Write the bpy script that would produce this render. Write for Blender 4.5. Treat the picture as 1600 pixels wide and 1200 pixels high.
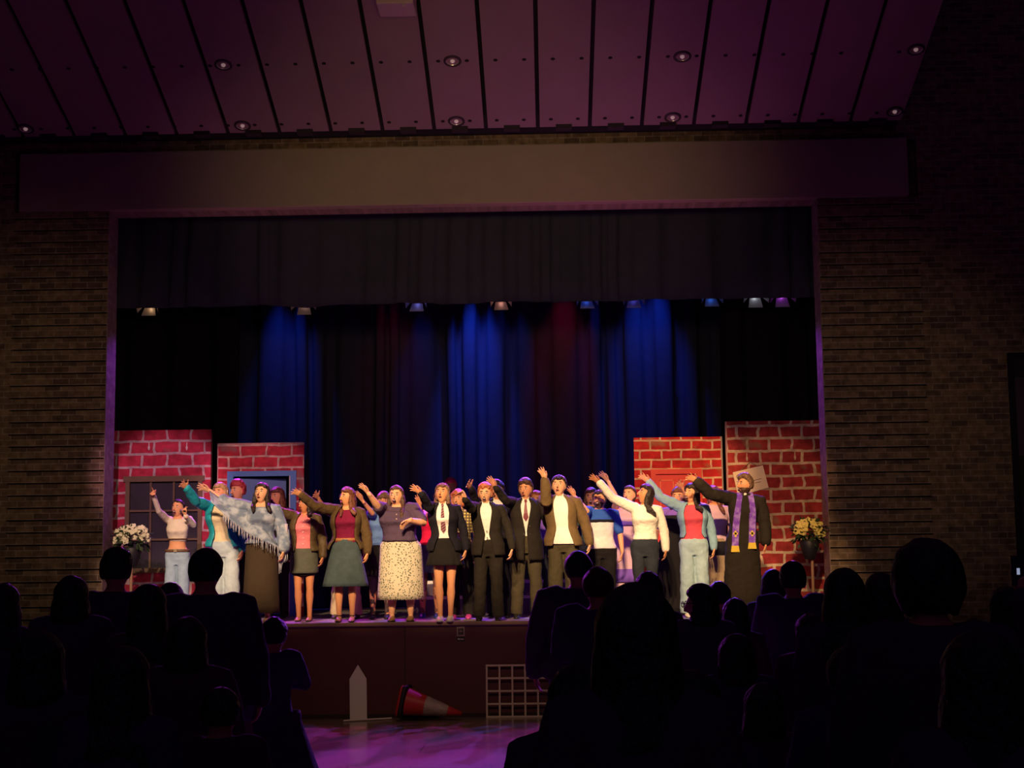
import bpy, math, random
from mathutils import Vector, Matrix, noise
for o in list(bpy.data.objects): bpy.data.objects.remove(o)
SC = bpy.context.scene
COL = SC.collection
V = Vector
PI = math.pi

# ------------------------------------------------------------------ camera, world, light, exposure
FOC, PITCH, YAW, ROLL = 2381.57, 0.1194, 0.0232, -0.0123
CAM = V((0.12, -18.95, 1.82))
_cy, _sy = math.cos(YAW), math.sin(YAW)
_R = V((_cy, _sy, 0)); _F = V((-_sy, _cy, 0)); _U = V((0, 0, 1))
_F2 = _F*math.cos(PITCH)+_U*math.sin(PITCH); _U2 = -_F*math.sin(PITCH)+_U*math.cos(PITCH)
_R3 = _R*math.cos(ROLL)+_U2*math.sin(ROLL); _U3 = -_R*math.sin(ROLL)+_U2*math.cos(ROLL)
cam_data = bpy.data.cameras.new('camera'); cam = bpy.data.objects.new('camera', cam_data); COL.objects.link(cam)
cam_data.sensor_width = 36; cam_data.lens = FOC*36/1600; cam_data.clip_end = 200; cam_data.clip_start = 0.05
m = Matrix((( _R3.x, _U3.x, -_F2.x, CAM.x), (_R3.y, _U3.y, -_F2.y, CAM.y), (_R3.z, _U3.z, -_F2.z, CAM.z), (0, 0, 0, 1)))
cam.matrix_world = m
SC.camera = cam

def ray(px, py): return (_F2 + _R3*((px-800)/FOC) + _U3*((600-py)/FOC))
def at(px, py, Y):
    """the point of the depth plane Y seen at that pixel of the photograph"""
    d = ray(px, py); return CAM + d*((Y-CAM.y)/d.y)
def atz(px, py, Z):
    d = ray(px, py); return CAM + d*((Z-CAM.z)/d.z)

wd = bpy.data.worlds.new('world'); SC.world = wd; wd.use_nodes = True
wd.node_tree.nodes['Background'].inputs[0].default_value = (0.36, 0.13, 0.60, 1)
wd.node_tree.nodes['Background'].inputs[1].default_value = 0.042
SC.view_settings.view_transform = 'Standard'; SC.view_settings.look = 'None'
SC.view_settings.exposure = 0.0; SC.view_settings.gamma = 1.0
SC.view_settings.use_curve_mapping = False

def spot(name, loc, target, col, power, angle, blend=0.35, size=0.05):
    l = bpy.data.lights.new(name, 'SPOT'); l.energy = power; l.color = col
    l.spot_size = math.radians(angle); l.spot_blend = blend; l.shadow_soft_size = size
    o = bpy.data.objects.new(name, l); COL.objects.link(o); o.location = loc
    o.rotation_euler = (V(target)-V(loc)).to_track_quat('-Z', 'Y').to_euler()
    return o
ZS = 1.16      # the stage floor
# front of house spots, hung under the hall ceiling, each on its stretch of the stage front
WARM = (1.0, 0.63, 0.33)
FOH = [(-4.9, (1.0, 0.64, 0.48), 4000), (-4.0, (1.0, 0.64, 0.44), 4500), (-3.1, WARM, 4700), (-2.2, WARM, 5600), (-1.3, WARM, 5600), (-0.4, WARM, 5600),
       (0.5, WARM, 5600), (1.3, WARM, 5400), (2.1, (1.0, 0.62, 0.32), 5000), (2.9, (1.0, 0.60, 0.30), 3000)]
for fx, c, p in FOH:
    spot('front_spot', (fx*0.75-1.0, -10.5, 7.6), (fx, 0.6, ZS+0.95), c, p, 11.5, 0.6, 0.10)
# four spots trimmed on to the painted flats
for fx, fz, c, p, an in ((-5.4, 2.9, (1.0, 0.46, 0.66), 3200, 8.5), (-4.1, 2.9, (1.0, 0.48, 0.52), 3100, 8.0), (1.95, 2.9, (1.0, 0.50, 0.20), 5600, 9.5), (3.25, 2.7, (1.0, 0.48, 0.22), 1900, 8.5)):
    spot('flat_spot', (fx*0.6-0.8, -11.0, 6.6), (fx, 2.9, fz), c, p, an, 0.5, 0.08)
# over the back curtain
BLUE = (0.02, 0.09, 1.0); RED = (1.0, 0.02, 0.10)
for px, c, p, an in ((450, BLUE, 420, 34), (742, BLUE, 1350, 30), (1012, BLUE, 640, 40), (880, RED, 170, 36), (615, RED, 60, 34), (800, BLUE, 190, 26), (660, BLUE, 160, 26), (930, BLUE, 120, 26)):
    q = at(px, 520, 7.0)
    spot('curtain_spot', (q.x, 6.30, 7.7), (q.x, 7.12, 4.2), c, p, an, 1.0, 0.05)
# back light, hung behind the border, raking over the stage lip on to the hall floor
for x, tx, c, p, an in ((-4.6, -3.0, (0.55, 0.05, 0.9), 1500, 50), (-2.6, -1.9, (0.7, 0.03, 0.5), 900, 46), (-1.2, -0.9, (0.30, 0.07, 1.0), 1500, 46),
                  (0.2, -0.6, (0.5, 0.04, 0.7), 1000, 44), (1.3, 0.5, (0.10, 0.12, 1.0), 1500, 44), (2.9, 1.6, (0.42, 0.06, 1.0), 1400, 48)):
    spot('back_spot', (x, 3.95, 5.62), (tx, -2.4, 0.6), c, p, an, 0.25, 0.03)
# colour wash hung just behind the beam, on the floor before the stage
for x, tx, c, p, an in ((-4.2, -3.4, (0.8, 0.02, 0.40), 600, 34), (-2.8, -2.4, (0.12, 0.08, 1.0), 950, 30), (-1.9, -1.6, (1.0, 0.02, 0.25), 560, 30), (-0.6, -1.0, (0.55, 0.05, 1.0), 900, 36),
                        (0.6, 0.1, (0.12, 0.12, 1.0), 900, 30), (1.6, 0.6, (0.7, 0.03, 0.55), 600, 32)):
    spot('wash_spot', (x, 3.02, 7.05), (tx, -3.3, 0.0), c, p*0.72, an, 0.3, 0.03)
for sx, tx in ((-5.0, -6.1), (2.9, 3.95)):
    spot('side_spot', (sx, 3.9, 5.62), (tx, 2.2, 3.2), (0.42, 0.07, 1.0), 120, 75, 0.5, 0.05)
# added lamps standing in for floor bounce on the hall ceiling and beam underside
spot('floor_bounce_fill', (0.6, 1.35, 3.9), (0.9, -0.1, 8.3), (0.9, 0.16, 0.66), 62, 105, 1.0, 0.3)
spot('floor_bounce_fill', (0.0, -6.2, 0.45), (0.3, -0.5, 8.2), (0.6, 0.14, 1.0), 40, 44, 1.0, 0.3)
for x in (-3.6, -1.0, 1.8):
    spot('stage_bounce_fill', (x, 1.6, 3.3), (x, 2.2, 6.9), (1.0, 0.30, 0.52), 36, 60, 1.0, 0.2)
# added spots for scattered light on the beam, piers, border curtain and stage front
spot('scatter_fill', (-0.6, -10.0, 5.2), (-0.8, 2.0, 7.0), (1.0, 0.58, 0.16), 620, 42, 1.0, 0.6)
spot('scatter_fill', (-2.0, -9.0, 5.0), (-6.9, 2.0, 3.6), (1.0, 0.74, 0.36), 430, 34, 1.0, 0.4)
spot('scatter_fill', (0.5, -9.0, 5.0), (4.3, 2.0, 3.6), (1.0, 0.74, 0.36), 360, 31, 1.0, 0.4)
spot('scatter_fill', (-1.0, -9.0, 5.0), (-1.0, 3.2, 5.9), (0.8, 0.9, 1.0), 150, 50, 1.0, 0.4)
spot('scatter_fill', (-1.2, -9.0, 5.5), (-1.4, 0.0, 0.5), (1.0, 0.62, 0.42), 330, 30, 1.0, 0.4)

# ------------------------------------------------------------------ materials
_M = {}
def _lin(c):
    return tuple(x for x in c[:3])+(1,)
def mat(name, col, rough=0.8, metal=0.0, bump=0.0, bscale=20, var=0.0, vscale=8, spec=0.4, emis=None):
    key = (name,)
    if key in _M: return _M[key]
    m = bpy.data.materials.new(name); m.use_nodes = True; nt = m.node_tree
    b = nt.nodes['Principled BSDF']; b.inputs['Roughness'].default_value = rough; b.inputs['Metallic'].default_value = metal
    b.inputs['Specular IOR Level'].default_value = spec
    b.inputs['Base Color'].default_value = _lin(col)
    tc = nt.nodes.new('ShaderNodeTexCoord')
    if var:
        n = nt.nodes.new('ShaderNodeTexNoise'); n.inputs['Scale'].default_value = vscale; n.inputs['Detail'].default_value = 4
        nt.links.new(tc.outputs['Object'], n.inputs['Vector'])
        mx = nt.nodes.new('ShaderNodeMix'); mx.data_type = 'RGBA'
        mx.inputs[6].default_value = _lin([x*(1-var) for x in col]); mx.inputs[7].default_value = _lin([min(1, x*(1+var)) for x in col])
        nt.links.new(n.outputs['Fac'], mx.inputs[0]); nt.links.new(mx.outputs[2], b.inputs['Base Color'])
    if bump:
        n2 = nt.nodes.new('ShaderNodeTexNoise'); n2.inputs['Scale'].default_value = bscale; n2.inputs['Detail'].default_value = 3
        nt.links.new(tc.outputs['Object'], n2.inputs['Vector'])
        bp = nt.nodes.new('ShaderNodeBump'); bp.inputs['Strength'].default_value = bump; bp.inputs['Distance'].default_value = 0.03
        nt.links.new(n2.outputs['Fac'], bp.inputs['Height']); nt.links.new(bp.outputs['Normal'], b.inputs['Normal'])
    if emis:
        b.inputs['Emission Color'].default_value = _lin(emis[0]); b.inputs['Emission Strength'].default_value = emis[1]
    _M[key] = m
    return m
def cloth(name, col, var=0.12, bump=0.55, bscale=9, rough=0.88): return mat(name, col, rough, 0, bump, bscale, var, 14, 0.2)

def brick_mat(name, c1, c2, mortar, bw, rh, ms, warp=0.0, patch=None, offs=(0, 0), rough=0.85, bump=0.3, blot=0.35, flip=False):
    m = bpy.data.materials.new(name); m.use_nodes = True; nt = m.node_tree; L = nt.links
    b = nt.nodes['Principled BSDF']; b.inputs['Roughness'].default_value = rough; b.inputs['Specular IOR Level'].default_value = 0.2
    tc = nt.nodes.new('ShaderNodeTexCoord'); sp = nt.nodes.new('ShaderNodeSeparateXYZ'); L.new(tc.outputs['Object'], sp.inputs[0])
    cb = nt.nodes.new('ShaderNodeCombineXYZ'); L.new(sp.outputs['Y' if flip else 'X'], cb.inputs[0]); L.new(sp.outputs['Z'], cb.inputs[1])
    vec = cb.outputs[0]
    mp = nt.nodes.new('ShaderNodeMapping'); mp.inputs['Location'].default_value = (offs[0], offs[1], 0); L.new(vec, mp.inputs[0]); vec = mp.outputs[0]
    if warp:
        n = nt.nodes.new('ShaderNodeTexNoise'); n.inputs['Scale'].default_value = 3.5; n.inputs['Detail'].default_value = 2
        L.new(vec, n.inputs['Vector'])
        s = nt.nodes.new('ShaderNodeVectorMath'); s.operation = 'SUBTRACT'; s.inputs[1].default_value = (.5, .5, .5); L.new(n.outputs['Color'], s.inputs[0])
        k = nt.nodes.new('ShaderNodeVectorMath'); k.operation = 'MULTIPLY'; k.inputs[1].default_value = (warp*2.2, warp, 0); L.new(s.outputs[0], k.inputs[0])
        a = nt.nodes.new('ShaderNodeVectorMath'); a.operation = 'ADD'; L.new(vec, a.inputs[0]); L.new(k.outputs[0], a.inputs[1]); vec = a.outputs[0]
    bt = nt.nodes.new('ShaderNodeTexBrick'); L.new(vec, bt.inputs['Vector'])
    bt.inputs['Scale'].default_value = 1; bt.inputs['Brick Width'].default_value = bw; bt.inputs['Row Height'].default_value = rh
    bt.inputs['Mortar Size'].default_value = ms; bt.inputs['Mortar Smooth'].default_value = 0.15
    bt.inputs['Color1'].default_value = _lin(c1); bt.inputs['Color2'].default_value = _lin(c2); bt.inputs['Mortar'].default_value = _lin(mortar)
    bt.inputs['Bias'].default_value = -0.2
    col = bt.outputs['Color']
    n3 = nt.nodes.new('ShaderNodeTexNoise'); n3.inputs['Scale'].default_value = 9; n3.inputs['Detail'].default_value = 6; L.new(vec, n3.inputs['Vector'])
    mr = nt.nodes.new('ShaderNodeMapRange'); mr.inputs[1].default_value = .3; mr.inputs[2].default_value = .7; mr.inputs[3].default_value = 1-blot; mr.inputs[4].default_value = 1+blot*.6
    L.new(n3.outputs['Fac'], mr.inputs[0])
    mu = nt.nodes.new('ShaderNodeMix'); mu.data_type = 'RGBA'; mu.blend_type = 'MULTIPLY'; mu.inputs[0].default_value = 1
    L.new(col, mu.inputs[6]); L.new(mr.outputs[0], mu.inputs[7]); col = mu.outputs[2]
    if patch:
        n4 = nt.nodes.new('ShaderNodeTexNoise'); n4.inputs['Scale'].default_value = 2.3; n4.inputs['Detail'].default_value = 3; L.new(vec, n4.inputs['Vector'])
        r2 = nt.nodes.new('ShaderNodeMapRange'); r2.inputs[1].default_value = .60; r2.inputs[2].default_value = .68; L.new(n4.outputs['Fac'], r2.inputs[0])
        r3 = nt.nodes.new('ShaderNodeMath'); r3.operation = 'MULTIPLY'; r3.inputs[1].default_value = 0.6; L.new(r2.outputs[0], r3.inputs[0])
        m2 = nt.nodes.new('ShaderNodeMix'); m2.data_type = 'RGBA'; L.new(r3.outputs[0], m2.inputs[0]); L.new(col, m2.inputs[6]); m2.inputs[7].default_value = _lin(patch); col = m2.outputs[2]
    L.new(col, b.inputs['Base Color'])
    if bump:
        bp = nt.nodes.new('ShaderNodeBump'); bp.inputs['Strength'].default_value = bump; bp.inputs['Distance'].default_value = 0.01; bp.invert = True
        L.new(bt.outputs['Fac'], bp.inputs['Height']); L.new(bp.outputs['Normal'], b.inputs['Normal'])
    return m

def pattern_mat(name, base, spots, kind, scale, rough=0.85):
    """printed fabrics: 'floral', 'stripe', 'plaid'"""
    if (name,) in _M: return _M[(name,)]
    m = bpy.data.materials.new(name); m.use_nodes = True; nt = m.node_tree; L = nt.links
    b = nt.nodes['Principled BSDF']; b.inputs['Roughness'].default_value = rough; b.inputs['Specular IOR Level'].default_value = 0.2
    tc = nt.nodes.new('ShaderNodeTexCoord'); mp = nt.nodes.new('ShaderNodeMapping'); L.new(tc.outputs['Object'], mp.inputs[0])
    if kind == 'floral':
        t = nt.nodes.new('ShaderNodeTexVoronoi'); t.inputs['Scale'].default_value = scale; L.new(mp.outputs[0], t.inputs['Vector'])
        r = nt.nodes.new('ShaderNodeMapRange'); r.inputs[1].default_value = .30; r.inputs[2].default_value = .38; r.inputs[3].default_value = 1; r.inputs[4].default_value = 0
        L.new(t.outputs['Distance'], r.inputs[0]); f = r.outputs[0]
    elif kind == 'blotch':
        t = nt.nodes.new('ShaderNodeTexNoise'); t.inputs['Scale'].default_value = scale; t.inputs['Detail'].default_value = 4; L.new(mp.outputs[0], t.inputs['Vector'])
        r = nt.nodes.new('ShaderNodeMapRange'); r.inputs[1].default_value = .45; r.inputs[2].default_value = .62
        L.new(t.outputs['Fac'], r.inputs[0]); f = r.outputs[0]
    elif kind == 'stripe':
        mp.inputs['Rotation'].default_value = (0, math.radians(35), 0)
        t = nt.nodes.new('ShaderNodeTexWave'); t.inputs['Scale'].default_value = scale; t.bands_direction = 'Z'; L.new(mp.outputs[0], t.inputs['Vector'])
        r = nt.nodes.new('ShaderNodeMapRange'); r.inputs[1].default_value = .55; r.inputs[2].default_value = .65; L.new(t.outputs['Fac'], r.inputs[0]); f = r.outputs[0]
    else:
        t = nt.nodes.new('ShaderNodeTexWave'); t.inputs['Scale'].default_value = scale; t.bands_direction = 'Z'; L.new(mp.outputs[0], t.inputs['Vector'])
        t2 = nt.nodes.new('ShaderNodeTexWave'); t2.inputs['Scale'].default_value = scale; t2.bands_direction = 'X'; L.new(mp.outputs[0], t2.inputs['Vector'])
        r = nt.nodes.new('ShaderNodeMath'); r.operation = 'MULTIPLY'; L.new(t.outputs['Fac'], r.inputs[0]); L.new(t2.outputs['Fac'], r.inputs[1]); f = r.outputs[0]
    mx = nt.nodes.new('ShaderNodeMix'); mx.data_type = 'RGBA'; mx.inputs[6].default_value = _lin(base); mx.inputs[7].default_value = _lin(spots)
    L.new(f, mx.inputs[0]); L.new(mx.outputs[2], b.inputs['Base Color'])
    _M[(name,)] = m
    return m

# ------------------------------------------------------------------ mesh helpers
def empty(name, loc, rz=0):
    o = bpy.data.objects.new(name, None); COL.objects.link(o); o.location = loc; o.rotation_euler = (0, 0, rz); o.empty_display_size = 0.1
    return o
def tag(o, label=None, cat=None, group=None, kind=None):
    if label: o['label'] = label
    if cat: o['category'] = cat
    if group: o['group'] = group
    if kind: o['kind'] = kind
    return o

class MB:
    def __init__(s): s.v = []; s.f = []
    def box(s, x0, x1, y0, y1, z0, z1, M=None):
        c = [V((x, y, z)) for z in (z0, z1) for y in (y0, y1) for x in (x0, x1)]
        if M: c = [M @ p for p in c]
        n = len(s.v); s.v += c
        s.f += [tuple(n+i for i in q) for q in ((0, 2, 3, 1), (4, 5, 7, 6), (0, 1, 5, 4), (2, 6, 7, 3), (0, 4, 6, 2), (1, 3, 7, 5))]
        return s
    def rings(s, rs, cap0=True, cap1=True, closed=True):
        n = len(rs[0]); b = len(s.v)
        for r in rs: s.v += [V(p) for p in r]
        for i in range(len(rs)-1):
            for j in range(n if closed else n-1):
                a = b+i*n+j; c = b+i*n+(j+1) % n
                s.f.append((a, c, c+n, a+n))
        if cap0: s.f.append(tuple(b+j for j in range(n))[::-1])
        if cap1: s.f.append(tuple(b+(len(rs)-1)*n+j for j in range(n)))
        return s
    def tube(s, pts, rad, n=10, hint=(0, 0, 1), rnd=True):
        """rad: number or (across, thick); hint: direction of the 'across' radius. Round ends when rnd."""
        pts = [V(p) for p in pts]; rad = [(r, r) if not isinstance(r, (tuple, list)) else r for r in rad]
        hint = V(hint).normalized(); rs = []; D = (pts[-1]-pts[0]).normalized(); pu = None
        if abs(hint.dot(D)) > .85: hint = V((1, 0, 0)) if abs(D.x) < .7 else V((0, 1, 0))
        P = list(pts); Rr = list(rad)
        if rnd:
            d0 = (P[0]-P[1]).normalized(); d1 = (P[-1]-P[-2]).normalized()
            a, b = Rr[0], Rr[-1]; ma, mb = min(a), min(b)
            P = [P[0]+d0*ma*.8, P[0]+d0*ma*.5]+P+[P[-1]+d1*mb*.5, P[-1]+d1*mb*.8]
            Rr = [(a[0]*.35, a[1]*.35), (a[0]*.8, a[1]*.8)]+Rr+[(b[0]*.8, b[1]*.8), (b[0]*.35, b[1]*.35)]
        for i, p in enumerate(P):
            t = (P[min(i+1, len(P)-1)]-P[max(i-1, 0)]).normalized()
            u = hint-t*hint.dot(t)
            if u.length < .15 and pu: u = pu-t*pu.dot(t)
            if pu and u.dot(pu) < 0: u = -u
            u.normalize(); pu = u; w = t.cross(u)
            rs.append([p+u*Rr[i][0]*math.cos(2*PI*j/n)+w*Rr[i][1]*math.sin(2*PI*j/n) for j in range(n)])
        return s.rings(rs)
    def ball(s, c, r, M=None, nu=14, nv=9, fn=None):
        c = V(c); r = r if isinstance(r, (tuple, list)) else (r, r, r); rs = []
        for i in range(1, nv):
            th = PI*i/nv; ring = []
            for j in range(nu):
                ph = 2*PI*j/nu
                d = V((math.sin(th)*math.cos(ph), math.sin(th)*math.sin(ph), -math.cos(th)))
                p = fn(d) if fn else V((d.x*r[0], d.y*r[1], d.z*r[2]))
                ring.append(c+((M @ p) if M else p))
            rs.append(ring)
        b = len(s.v); s.rings(rs, False, False)
        for dz, idx, rv in ((-1, 0, True), (1, nv-2, False)):
            d = V((0, 0, dz)); p = fn(d) if fn else V((0, 0, dz*r[2])); k = len(s.v); s.v.append(c+((M @ p) if M else p))
            for j in range(nu):
                a = b+idx*nu+j; e = b+idx*nu+(j+1) % nu
                s.f.append((k, e, a) if rv else (k, a, e))
        return s
    def build(s, name, material, parent=None, remesh=0, smooth=True, solid=0, sub=0, bevel=0, loc=None):
        me = bpy.data.meshes.new(name); me.from_pydata([tuple(p) for p in s.v], [], s.f); me.update()
        me.materials.append(material)
        o = bpy.data.objects.new(name, me); COL.objects.link(o)
        if parent: o.parent = parent
        if loc: o.location = loc
        if smooth and not remesh:
            for p in me.polygons: p.use_smooth = True
        if solid:
            md = o.modifiers.new('thickness', 'SOLIDIFY'); md.thickness = solid; md.offset = 1
        if remesh:
            md = o.modifiers.new('union', 'REMESH'); md.mode = 'VOXEL'; md.voxel_size = remesh; md.use_smooth_shade = True
            md = o.modifiers.new('soften', 'SMOOTH'); md.factor = 0.5; md.iterations = 2
        if sub:
            md = o.modifiers.new('sub', 'SUBSURF'); md.levels = sub; md.render_levels = sub
        if bevel:
            md = o.modifiers.new('bevel', 'BEVEL'); md.width = bevel; md.segments = 2
        return o
def struct(name, mb, m, parent=None, **k):
    o = mb.build(name, m, parent, smooth=k.pop('smooth', False), **k)
    if not parent: o['kind'] = 'structure'
    return o

def lerp(a, b, t): return a+(b-a)*t
def prof(table, z):
    """rows (z, rx, ry, cy) sorted by z"""
    if z <= table[0][0]: return table[0][1:]
    for a, b in zip(table, table[1:]):
        if z <= b[0]:
            t = (z-a[0])/(b[0]-a[0]); t = t*t*(3-2*t)*.5+t*.5
            return tuple(lerp(a[i], b[i], t) for i in range(1, len(a)))
    return table[-1][1:]
# ------------------------------------------------------------------ the hall and the stage
XL, XR = -6.03, 3.93
hall_brick = brick_mat('hall_brick', (.27, .185, .105), (.10, .065, .055), (.34, .27, .19), .228, .085, .007, 0, None, (0.05, 0.0), bump=0.4, blot=.45)
jamb_brick = brick_mat('jamb_brick', (.40, .30, .27), (.27, .2, .2), (.36, .28, .26), .228, .085, .007, 0, None, (0.05, 0.0), bump=0.5, blot=.3, flip=True)
plaster = mat('plaster', (.40, .33, .23), .85, 0, .15, 60, .10, 3)
dark_wood = mat('fascia_wood', (.085, .034, .026), .45, 0, .1, 30, .3, 2, .3)
def wood_grain(name, c1, c2, sc, rough, seam=None, spec=.4):
    m = bpy.data.materials.new(name); m.use_nodes = True; nt = m.node_tree; L = nt.links; b = nt.nodes['Principled BSDF']
    b.inputs['Roughness'].default_value = rough; b.inputs['Specular IOR Level'].default_value = spec
    tc = nt.nodes.new('ShaderNodeTexCoord'); mp = nt.nodes.new('ShaderNodeMapping'); mp.inputs['Scale'].default_value = sc; L.new(tc.outputs['Object'], mp.inputs[0])
    n = nt.nodes.new('ShaderNodeTexNoise'); n.inputs['Scale'].default_value = 4; n.inputs['Detail'].default_value = 8; L.new(mp.outputs[0], n.inputs['Vector'])
    mx = nt.nodes.new('ShaderNodeMix'); mx.data_type = 'RGBA'; mx.inputs[6].default_value = _lin(c1); mx.inputs[7].default_value = _lin(c2)
    L.new(n.outputs['Fac'], mx.inputs[0]); col = mx.outputs[2]
    if seam:
        bt = nt.nodes.new('ShaderNodeTexBrick'); bt.inputs['Scale'].default_value = 1; bt.inputs['Brick Width'].default_value = seam[0]; bt.inputs['Row Height'].default_value = seam[1]
        bt.inputs['Mortar Size'].default_value = seam[2]; bt.inputs['Color1'].default_value = (1, 1, 1, 1); bt.inputs['Color2'].default_value = (.8, .8, .8, 1); bt.inputs['Mortar'].default_value = (.25, .25, .25, 1)
        L.new(tc.outputs['Object'], bt.inputs['Vector'])
        m2 = nt.nodes.new('ShaderNodeMix'); m2.data_type = 'RGBA'; m2.blend_type = 'MULTIPLY'; m2.inputs[0].default_value = 1; L.new(col, m2.inputs[6]); L.new(bt.outputs['Color'], m2.inputs[7]); col = m2.outputs[2]
    L.new(col, b.inputs['Base Color'])
    return m
fascia_m = wood_grain('fascia_grain', (.13, .032, .026), (.07, .017, .016), (1.2, 1.2, 22), .5)
hall_floor_m = wood_grain('hall_floor', (.34, .24, .17), (.24, .16, .115), (2, 14, 2), .20, (2.4, .9, .006), .5)
stage_floor_m = wood_grain('stage_floor', (.42, .38, .38), (.32, .29, .30), (6, 2, 2), .38, (3.0, .12, .003), .4)
black_m = mat('black_paint', (.012, .011, .013), .8)

b = MB(); b.v += [V(p) for p in ((-14, -4.8, 0), (12, -4.8, 0), (12, 3, 0), (-14, 3, 0), (-14, -22, .57), (12, -22, .57))]; b.f += [(0, 1, 2, 3), (4, 5, 1, 0)]
n = len(b.v); b.v += [p-V((0, 0, .2)) for p in b.v[:6]]; b.f += [(n+3, n+2, n+1, n), (n, n+1, n+5, n+4), (4, n+4, n+5, 5), (3, n+3, n, 0), (0, n, n+4, 4), (1, 5, n+5, n+1), (2, 1, n+1, n+2), (2, n+2, n+3, 3)]
struct('floor', b, hall_floor_m)

# front wall of the hall with the stage opening; piers with raked courses two bricks high
zg = at(1380, 679.5, 2.0).z % 0.17
b = MB()
b.box(-13, XL, 2.12, 2.45, -.1, 12.0); b.box(XR, 12, 2.12, 2.45, -.1, 12.0); b.box(XL, XR, 2.12, 2.45, 6.88, 12.0)
b.box(-13, -7.38, 2.0, 2.12, 0, 12); b.box(5.34, 12, 2.0, 2.12, 0, 12); b.box(-7.38, 5.34, 2.0, 2.12, 7.7, 12)
k = 0
while True:
    z0 = zg+.17*(k-1)+.010; z1 = zg+.17*k-.010; k += 1
    if z0 < 0: z0 = 0
    if z0 > 6.86: break
    z1 = min(z1, 6.88)
    if z1 < .02: continue
    b.box(-7.38, XL, 2.0, 2.12, z0, z1); b.box(XR, 5.34, 2.0, 2.12, z0, z1)
struct('wall_front', b, hall_brick)
b = MB(); b.box(XL-.006, XL+.004, 2.002, 2.452, ZS, 6.88); struct('trim_1', b, jamb_brick)
b = MB(); b.box(XR-.004, XR+.006, 2.002, 2.452, ZS, 6.88); struct('trim_2', b, jamb_brick)
b = MB(); b.box(-7.305, 5.204, 1.95, 2.47, 6.885, 7.72); struct('trim_3', b, plaster, bevel=.008)['label'] = 'long plain plaster beam over the stage opening'

# hall side walls and the dark doorway in the right corner
side_m = mat('side_wall', (.06, .05, .06), .9, 0, .2, 20, .2, 2)
struct('wall_right', MB().box(9.5, 9.7, -20, 2.2, 0, 12), side_m)
struct('wall_left', MB().box(-12.2, -12, -20, 2.2, 0, 12), side_m)
q0 = at(1581, 560, 2.0); 
dr = struct('door_1', MB().box(q0.x, q0.x+1.1, 1.95, 1.985, 0.02, q0.z), mat('dark_door', (.035, .025, .03), .6))
struct('door_frame', MB().box(q0.x-.07, q0.x, 1.93, 2.0, 0, q0.z+.07).box(q0.x, q0.x+1.17, 1.93, 2.0, q0.z, q0.z+.07), black_m, dr)
qa = at(1585, 590, 1.95); qb = at(1600, 712, 1.95)
struct('door_pane', MB().box(qa.x, qa.x+.75, 1.935, 1.955, qb.z, qa.z), mat('door_pane', (.10, .07, .10), .3), dr)

# sloping ceiling of long boards, dark joints, a row of small holes along each row of lamps
CY, CZ, CS = 1.55, 7.85, 0.331
def on_ceiling(px, py):
    d = ray(px, py); t = (CZ+CS*(CY-CAM.y)-CAM.z)/(d.z+CS*d.y); return CAM+d*t
def cz(Y): return CZ+CS*(CY-Y)
ceil_m = mat('ceiling_board', (.30, .20, .22), .8, 0, .1, 30, .12, 1.5)
x0 = on_ceiling(841, 228).x; BW = 0.717
b = MB(); Y0, Y1 = CY, -9.0
for k in range(-14, 7):
    a, c = x0+k*BW+.028, x0+(k+1)*BW-.028
    vs = [V((a, Y0, cz(Y0))), V((c, Y0, cz(Y0))), V((c, Y1, cz(Y1))), V((a, Y1, cz(Y1)))]
    n = len(b.v); b.v += vs+[p+V((0, 0, .05)) for p in vs]
    b.f += [(n, n+1, n+2, n+3), (n+4, n+7, n+6, n+5), (n, n+4, n+5, n+1), (n+1, n+5, n+6, n+2), (n+2, n+6, n+7, n+3), (n+3, n+7, n+4, n)]
ceiling = struct('ceiling', b, ceil_m)
b = MB(); vs = [V((-10.5, 2.0, cz(2.0)+.18)), V((x0+7*BW, 2.0, cz(2.0)+.18)), V((x0+7*BW, Y1, cz(Y1)+.18)), V((-10.5, Y1, cz(Y1)+.18))]
b.v += vs+[p+V((0, 0, .05)) for p in vs]; b.f += [(0, 1, 2, 3), (4, 7, 6, 5), (0, 4, 5, 1), (1, 5, 6, 2), (2, 6, 7, 3), (3, 7, 4, 0)]
struct('joint_backing', b, black_m, ceiling)
# dark clips at the low end of every board
b = MB()
for k in range(-13, 7):
    xx = x0+(k+.5)*BW
    b.box(xx-.11, xx+.11, CY-.06, CY+.1, cz(CY)-.035, cz(CY)+.09)
struct('board_clips', b, mat('clip_black', (.03, .02, .03), .7), ceiling)
R1 = [(349, 101), (707, 95), (1066, 88), (1431, 77)]; R2 = [(379, 196), (713, 189), (1051, 183), (1398, 174), (40, 201)]
lampn = ['first', 'second', 'third', 'fourth']
nrm = V((0, -CS, -1)).normalized()
def frame_of(nv):
    u = V((1, 0, 0)); w = nv.cross(u); return Matrix((u, w, nv)).transposed()
CF = frame_of(nrm)
b = MB()
for R in (R1, R2):
    A = on_ceiling(*R[1]); B_ = on_ceiling(*R[2]); st = (B_.x-A.x)/8
    yy = A.y
    for k in range(-16, 20):
        if k % 8 == 0 and True: pass
        xx = A.x+(k-.5)*st
        if xx > x0+7*BW: break
        c = V((xx, yy, cz(yy)))
        r = .028
        b.rings([[c+CF @ V((r*math.cos(t*PI/5), r*math.sin(t*PI/5), h)) for t in range(10)] for h in (-.01, .004)])
struct('sprinkler_holes', b, black_m, ceiling)
chrome = mat('lamp_reflector', (.9, .8, .8), .3, .6, spec=.6)
glassm = mat('lamp_bulb', (.85, .78, .75), .25, emis=((1, .62, .62), .16))  # faint emission stands in for the glint on an unlit bulb
ringm = mat('lamp_ring', (.05, .03, .045), .5)
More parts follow.
